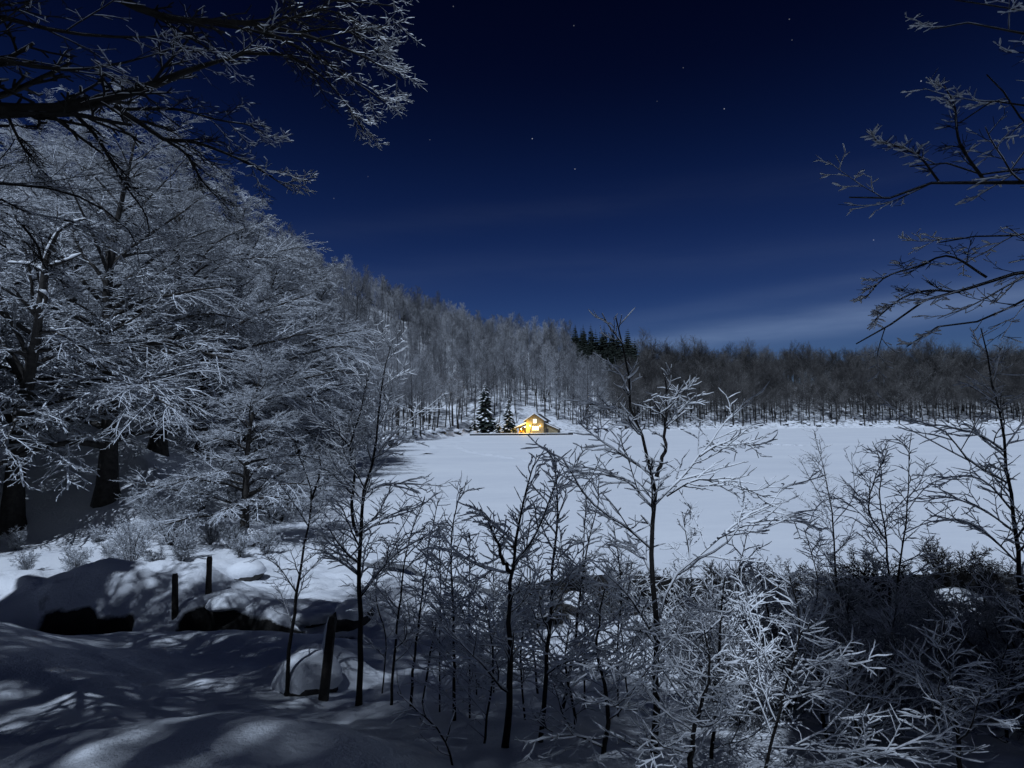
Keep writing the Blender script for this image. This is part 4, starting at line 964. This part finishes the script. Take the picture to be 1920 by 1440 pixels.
# ------------------------------------------------------------------ trees the photographer stands under: their limbs hang into the frame
def overhang(label, trunk_pts, r0, limbs, d, seed, snow=1.0, twm=12, L2len=.36, droop=-.01, trunk_limbs=20, budsnow=1.0, m3=9, m4=5):
    global rng
    keep = rng; rng = np.random.default_rng(seed)
    base = np.array(trunk_pts[0], float); base[2] = gz(base[0], base[1])
    g1, g2, g3, g4 = Geo(), Geo(), Geo(), Geo()
    tp = spline([base - Z * .5] + [np.array(p_, float) for p_ in trunk_pts[1:]], 14)[None]; tr = taper(14, r0, .05)[None]; tr[0, 0] *= 1.4
    tubes(g1, tp, tr, 10)
    LP, LR = [], []
    for path, rr_, da, db in limbs:
        pp = [P(a, b, d + da + (db - da) * i / (len(path) - 1)) for i, (a, b) in enumerate(path)]
        if not 0 < path[0][0] < 1930:       # grows from the trunk itself
            zt = np.clip(pp[0][2] - .25 * np.hypot(*(pp[0] - tp[0, 5])[:2]), tp[0, 2, 2], tp[0, -2, 2])
            tq = np.array([np.interp(zt, tp[0, :, 2], tp[0, :, k]) for k in range(3)]); pp = [tq, tq * .5 + pp[0] * .5 + Z * .12] + pp
            rr_ = rr_ * 1.25
        LP.append(spline(pp, 16)); LR.append(taper(16, rr_, max(.006, rr_ * .12), .9))
    LP = np.array(LP); LR = np.array(LR); tubes(g2, LP, LR, 7)
    L2, R2 = grow(LP, LR, twm, .10, 1.0, 42, 10, lambda t: L2len - .5 * L2len * t, 8, up=droop, wig=.07, flat=.7, rr=.5, rmin=.005, tip=.4)
    tubes(g3, L2, R2, 4)
    L3, R3 = grow(L2, R2, m3, .15, 1.0, 42, 10, lambda t: .36 - .15 * t, 5, up=droop * .5 + .01, wig=.07, flat=.75, rr=.7, rmin=.0032, tip=.7)
    tubes(g3, L3, R3, 3)
    L4, R4 = grow(L3, R3, m4, .15, 1.02, 42, 10, .085, 3, up=.04, wig=.06, flat=.8, rr=.9, rmin=.0028, tip=.8, absl=True, lsd=.4)
    tubes(g3, L4, R4, 3)
    f2 = np.tile((np.arange(twm) + .5) / twm, len(LP)); f2 = .10 + 1.0 * np.clip((f2 - .45) / .5, 0, 1)     # less snow on the inner twigs, standing in for shade there
    f3 = np.repeat(f2, m3); f4 = np.repeat(f3, m4)
    for a_, b_, k_, ff in ((LP, LR, .25, None), (L2, R2, .5, f2), (L3, R3, .75, f3), (L4, R4, 1.0 * budsnow, f4)):
        kk = np.ones(len(a_), bool) if ff is None else rng.random(len(a_)) < ff
        if kk.any(): snowrib(g4, a_[kk], b_[kk], .004 * snow * k_, .009 * snow * k_, .95, grip=.85)
    # the rest of the crown, out of the picture overhead and behind
    C1, S1 = grow(tp, tr, trunk_limbs, .30, .98, lambda t: 75 - 40 * t, 8, lambda t: .42 - .22 * t, 9, up=-.01, wig=.10, flat=0, rr=.5, rmin=.03, tip=.2)
    keepm = []
    for i in range(len(C1)):            # leave out limbs that would cross the view
        v = C1[i, 3:] - CAM; dep = v @ _F; u_ = v @ _R / np.maximum(dep, .1); w_ = v @ _U / np.maximum(dep, .1)
        keepm.append(not ((dep > .3) & (np.abs(u_) < .92) & (np.abs(w_) < .70)).any())
    C1, S1 = C1[keepm], S1[keepm]
    if len(C1):
        tubes(g2, C1, S1, 6)
        C2, S2 = grow(C1, S1, 12, .15, 1., 45, 10, lambda t: .42 - .2 * t, 6, up=-.03, wig=.08, flat=.6, rr=.5, rmin=.012, tip=.5); 
        C3, S3 = grow(C2, S2, 9, .1, 1., 42, 10, .40, 3, up=-.02, wig=.08, flat=.7, rr=.7, rmin=.012, tip=.7)
        C4, S4 = grow(C3, S3, 2, .2, 1., 42, 10, .45, 2, up=-.02, wig=.08, flat=.7, rr=.8, rmin=.016, tip=.7)
        for cp, cs_, n_ in ((C2, S2, 4), (C3, S3, 3), (C4, S4, 3)):
            v = cp.mean(1) - CAM; dep = v @ _F; u_ = v @ _R / np.maximum(dep, .1); w_ = v @ _U / np.maximum(dep, .1)
            kk = ~((dep > .2) & (np.abs(u_) < .93) & (np.abs(w_) < .72))
            tubes(g3, cp[kk], cs_[kk], n_)
    root = empty('beech_tree', base, label, 'tree', 'old beeches overhead')
    last = None
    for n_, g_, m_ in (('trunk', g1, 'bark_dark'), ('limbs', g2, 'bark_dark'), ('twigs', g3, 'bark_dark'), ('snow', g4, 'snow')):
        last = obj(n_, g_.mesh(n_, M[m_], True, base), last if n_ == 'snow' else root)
    rng = keep
    return root
overhang('old beech whose dark limbs hang across the upper left sky', [(-7.6, 4.6, 3), (-7.4, 4.7, 6), (-7.2, 4.6, 11), (-7.5, 4.4, 16.5)], .42,
    [([(-160, 215), (0, 208), (110, 205), (190, 190), (270, 165), (360, 130), (460, 100)], .115, -.2, .6), ([(460, 100), (540, 105), (600, 140), (650, 195), (682, 245)], .022, .6, .9),
     ([(215, 200), (270, 235), (310, 262), (360, 265), (430, 290), (490, 320), (548, 358)], .030, 0, .6), ([(310, 262), (350, 290), (380, 340), (410, 372), (445, 410)], .018, .2, .5),
     ([(230, 205), (330, 205), (410, 225), (470, 235), (500, 255)], .020, .2, .9), ([(120, -60), (300, 30), (480, 45), (600, 75), (690, 110), (752, 150)], .05, -.5, .8), ([(470, 45), (580, 100), (660, 150), (735, 200)], .025, .5, .9),
     ([(350, -60), (520, -20), (640, 0), (745, 12)], .035, 0, .8), ([(560, 60), (640, 55), (700, 90), (735, 120)], .016, .6, 1.0), ([(500, 60), (590, 20), (660, 35), (715, 75)], .018, .6, 1.0),
     ([(-40, 340), (60, 350), (120, 358), (190, 390), (240, 430), (262, 470)], .030, -.4, .5), ([(-40, 365), (60, 402), (130, 412), (200, 440)], .022, -.4, .3), ([(130, 205), (180, 255), (230, 340), (272, 400), (280, 440)], .024, 0, .5),
     ([(10, 208), (40, 270), (70, 310), (110, 350)], .018, 0, .3), ([(40, 420), (70, 460), (85, 500), (130, 540)], .014, -.2, .2), ([(-60, 100), (100, 130), (220, 120), (330, 90)], .04, -.6, .2), ([(-60, 20), (120, 60), (260, 70), (380, 60)], .04, -.6, .3)], 6.3, 601, snow=.8, twm=11, m3=8, m4=4)
overhang('old beech whose snowy branch tips reach in at the upper right', [(8.4, 4.4, 3), (8.3, 4.5, 6), (8.5, 4.2, 10), (8.8, 4.0, 15.5)], .36,
    [([(2080, 335), (1920, 342), (1860, 346), (1790, 338), (1740, 345), (1700, 365), (1640, 374), (1592, 370)], .045, -.2, .4), ([(1990, 320), (1900, 318), (1840, 327), (1770, 305), (1705, 312)], .022, 0, .4), ([(1850, 345), (1800, 270), (1790, 200), (1770, 160)], .016, 0, .3),
     ([(1760, 340), (1720, 290), (1670, 270), (1640, 262)], .012, .2, .5), ([(2080, 500), (1920, 512), (1860, 520), (1800, 548), (1740, 560), (1690, 596), (1630, 632), (1605, 645)], .036, -.2, .5), ([(1990, 540), (1920, 555), (1880, 592), (1820, 605), (1760, 612), (1700, 650)], .022, 0, .4),
     ([(1800, 548), (1740, 545), (1690, 560), (1640, 600)], .012, .2, .5), ([(2060, 430), (1920, 440), (1850, 446), (1800, 440), (1760, 455)], .022, -.1, .4), ([(1850, 520), (1780, 480), (1720, 500), (1660, 520), (1622, 560)], .012, .1, .5),
     ([(2080, 90), (1920, 62), (1850, 50), (1790, 40), (1745, 55)], .03, -.2, .4), ([(2050, 180), (1920, 200), (1850, 190), (1800, 230)], .024, -.2, .3), ([(2040, 280), (1940, 250), (1880, 170), (1850, 140)], .02, -.2, .3), ([(1950, 20), (1860, 10), (1790, 0)], .02, 0, .4)], 5.4, 602, snow=.95, twm=8, L2len=.22, droop=.03, budsnow=1.3, m3=6, m4=3)
# the wood behind the camera, which shades the foreground
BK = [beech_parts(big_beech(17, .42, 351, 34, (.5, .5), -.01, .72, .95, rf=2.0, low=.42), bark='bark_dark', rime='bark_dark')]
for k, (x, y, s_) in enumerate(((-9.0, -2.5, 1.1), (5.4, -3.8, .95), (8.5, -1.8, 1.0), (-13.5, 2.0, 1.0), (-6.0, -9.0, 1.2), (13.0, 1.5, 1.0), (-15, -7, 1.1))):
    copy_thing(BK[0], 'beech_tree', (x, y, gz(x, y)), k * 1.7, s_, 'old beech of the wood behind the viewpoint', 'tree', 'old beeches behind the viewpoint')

copy_thing(spruce_me(27, 3.7, 62, 22, 0.0, .42), 'spruce_tree', (2.9, -2.2, gz(2.9, -2.2)), 0, 1, 'unseen tall spruce added behind the viewpoint to shade the right foreground', 'tree', None)  # added out of view: darkens the right foreground and the upper right branches
copy_thing(spruce_me(24, 3.2, 63, 24, 0.0, .40), 'spruce_tree', (7.6, -3.2, gz(7.6, -3.2)), 0, 1, 'unseen tall spruce added near the right-hand beech for its shade', 'tree', None)  # another unseen shade caster for the right side
_sp = spruce_me(27, 5.0, 64, 32, 0.0, .12)
copy_thing(_sp, 'spruce_tree', (-14.2, 5.4, gz(-14.2, 5.4)), 1, .72, 'unseen spruce added beside the left-hand beech to shade the stream mound', 'tree', None)  # unseen, put here to throw shade on the mound and hollow
copy_thing(_sp, 'spruce_tree', (-25.0, 18.5, gz(-25, 18.5)), 0, 1, 'unseen spruce added outside the left edge to dim the bank trees', 'tree', None)  # this spruce and the next are added unseen to dim the left-edge beeches
copy_thing(_sp, 'spruce_tree', (-31.0, 23.0, gz(-31, 23)), 2, 1.05, 'second unseen spruce added outside the left edge to dim the bank trees', 'tree', None)
# ------------------------------------------------------------------ fence posts, boulders
def post(px, py_foot, py_top, wpx, label, tilt=0.0, snow=False):
    d = ground_hit(px, py_foot); a = P(px, py_foot, d); t_ = P(px + tilt, py_top, d); L = np.linalg.norm(t_ - a); r_ = wpx * d / FPX / 2
    base = np.array([a[0], a[1], gz(a[0], a[1])])
    n = 9; an = np.arange(n) / n * 6.283; jit = 1 + .10 * rng.normal(size=n)
    ax = t_ - a; rings = []
    for f, k in ((-.25, 1.1), (0, 1.08), (.3, 1.02), (.6, .98), (.93, .95), (1.0, .74)):
        c = ax * f; rr_ = r_ * k * (jit + .04 * rng.normal(size=n))
        rings.append(np.stack([c[0] + rr_ * np.cos(an), c[1] + rr_ * np.sin(an), np.full(n, c[2])], -1))
    v = np.concatenate(rings); ix = np.arange(6 * n).reshape(6, n); j = np.roll(ix, -1, 1)
    g_ = Geo().add(v, np.stack([ix[:-1], j[:-1], j[1:], ix[1:]], -1).reshape(-1, 4))
    top = Geo()
    root = empty('fence_post', base, label, 'post', 'wooden fence posts in the snow')
    off = base - a
    me_ = mesh_np('stake', v - (base - a), [np.stack([ix[:-1], j[:-1], j[1:], ix[1:]], -1).reshape(-1, 4), ix[-1:]], M['wood'], False)
    obj('stake', me_, root)
    if snow:
        g2 = Geo(); pts = np.array([[ax * .55 + np.array([-r_ * .85, -r_ * .3, 0]), ax * .8 + np.array([-r_ * .9, -r_ * .3, 0]), ax * 1.0 + np.array([-r_ * .3, -r_ * .2, 0])]]) - (base - a)
        tubes(g2, pts, np.array([[.008, .03, .03]]), 6); obj('snow', g2.mesh('snow', M['snow']), root)
    else:
        g2 = Geo(); dome = [(r_ * .62 * math.cos(t), r_ * .62 * math.sin(t), .004) for t in an] + [(0, 0, .03)]
        g2.add(np.array(dome) + ax - (base - a), None, [(k, (k + 1) % n, n) for k in range(n)]); obj('snow', g2.mesh('snow', M['snow']), root)
post(606, 1312, 1156, 19, 'nearest leaning fence post with snow stuck to its side', 17, True)
post(328, 1156, 1075, 11, 'straight dark fence post at the left end of the stream gap')
post(391, 1112, 1043, 11, 'dark fence post standing against the bright snowy flat', 2)

def boulder_parts(seed, cap_low=-.05):
    r_ = np.random.default_rng(seed)
    u = np.linspace(0, math.pi, 13)[:, None]; w = np.linspace(0, 2 * math.pi, 20, endpoint=False)[None]
    x = np.sin(u) * np.cos(w); y = np.sin(u) * np.sin(w); z = np.cos(u) * np.ones_like(w)
    def nf(x, y, z):
        s = 0
        for k in range(7):
            v = r_.normal(size=3) * (1.5 + k * .5); s = s + np.sin(v[0] * x + v[1] * y + v[2] * z + r_.random() * 6) / (1.6 + k * .6)
        return s
    n = 1 + .13 * nf(x, y, z)
    V = np.stack([x * n, y * n * .85, z * n * .62], -1)
    ix = np.arange(13 * 20).reshape(13, 20); j = np.roll(ix, -1, 1)
    q = np.stack([ix[:-1], ix[1:], j[1:], j[:-1]], -1).reshape(-1, 4)
    rock = mesh_np('rock', V.reshape(-1, 3), [q], M['rock'], False)
    edge = cap_low + .16 * np.sin(w * 2 + r_.random() * 6) + .10 * np.sin(w * 5 + r_.random() * 6)
    e_ = sstep(edge - .06, edge + .10, z); m_ = n * (.93 + (.22 * e_) * (1 + .12 * nf(x * 2, y * 2, z)))
    C = np.stack([x * m_, y * m_ * .85, z * m_ * .62 + .10 * e_], -1)
    cap = mesh_np('snow_cap', C.reshape(-1, 3), [q], M['snow'])
    return [('rock', rock), ('snow_cap', cap)]
BO = [boulder_parts(700 + k) for k in range(4)] + [boulder_parts(710 + k, -.48) for k in range(4)] + [boulder_parts(720, .45)] + [boulder_parts(730 + k, -.38) for k in range(3)]
def boulder(px, py, width_px, label, v=0, d=None, sz=1.0, sink=.25, rz=0, grp='snow-capped boulders by the stream'):
    d = d or ground_hit(px, py); a = P(px, py, d); s_ = width_px * d / FPX / 2
    r = copy_thing(BO[v], 'boulder', (a[0], a[1], gz(a[0], a[1]) + s_ * .62 * sz * (1 - 2 * sink)), rz, s_, label, 'boulder', grp); r.scale = (s_, s_, s_ * sz); return r
boulder(575, 1288, 105, 'round snow-covered boulder behind the nearest fence post', 0, sz=1.25, sink=.42)
boulder(462, 1082, 62, 'snow-capped boulder with dark hollow on the bright flat', 1, sink=.36)
boulder(430, 1160, 70, 'snow-laden boulder over the dark stream gap beside the posts', 5, d=13.4, sz=.7, sink=.5)
boulder(592, 1180, 70, 'snow-laden boulder at the far end of the stream gap', 6, d=12.8, rz=4, sz=.7, sink=.5)
boulder(662, 1188, 80, 'dark boulder at the stream gap behind the twin-stemmed beech', 8, d=12.7, rz=1, sink=.46)
boulder(470, 1022, 60, 'dark-sided rock at the mouth of the inlet', 3, sink=.35)
boulder(325, 1018, 30, 'small dark rock at the upper end of the bright flat', 2, sink=.35)
for px, py, w_, dd_, lab in ((1085, 1160, 80, 14.2, 'low dark boulder on the brushy bank behind the saplings'), (1800, 1165, 90, 14.4, 'low dark boulder on the brushy bank near the right edge')):
    boulder(px, py, w_, lab, 8, d=dd_, rz=px, sz=.6, sink=.45, grp='dark boulders along the near shore')
# rocks along the far shore
FB = []
for k in range(90):
    px = random.uniform(1085, 1900) if k < 70 else random.uniform(720, 890)
    b_ = bear(px); r_ = float(np.interp(b_, *FARS)) + random.uniform(1.0, 14 if k % 3 else 30); x, y = r_ * math.sin(b_), r_ * math.cos(b_)
    s_ = random.uniform(.5, 1.5) * (1.3 if k % 7 == 0 else 1)
    copy_thing(BO[k % 4], 'shore_rock', (x, y, gz(x, y) + .15 * s_), random.random() * 6, s_, 'dark rock capped with snow along the far shore', 'rock', 'rocks along the far shore')
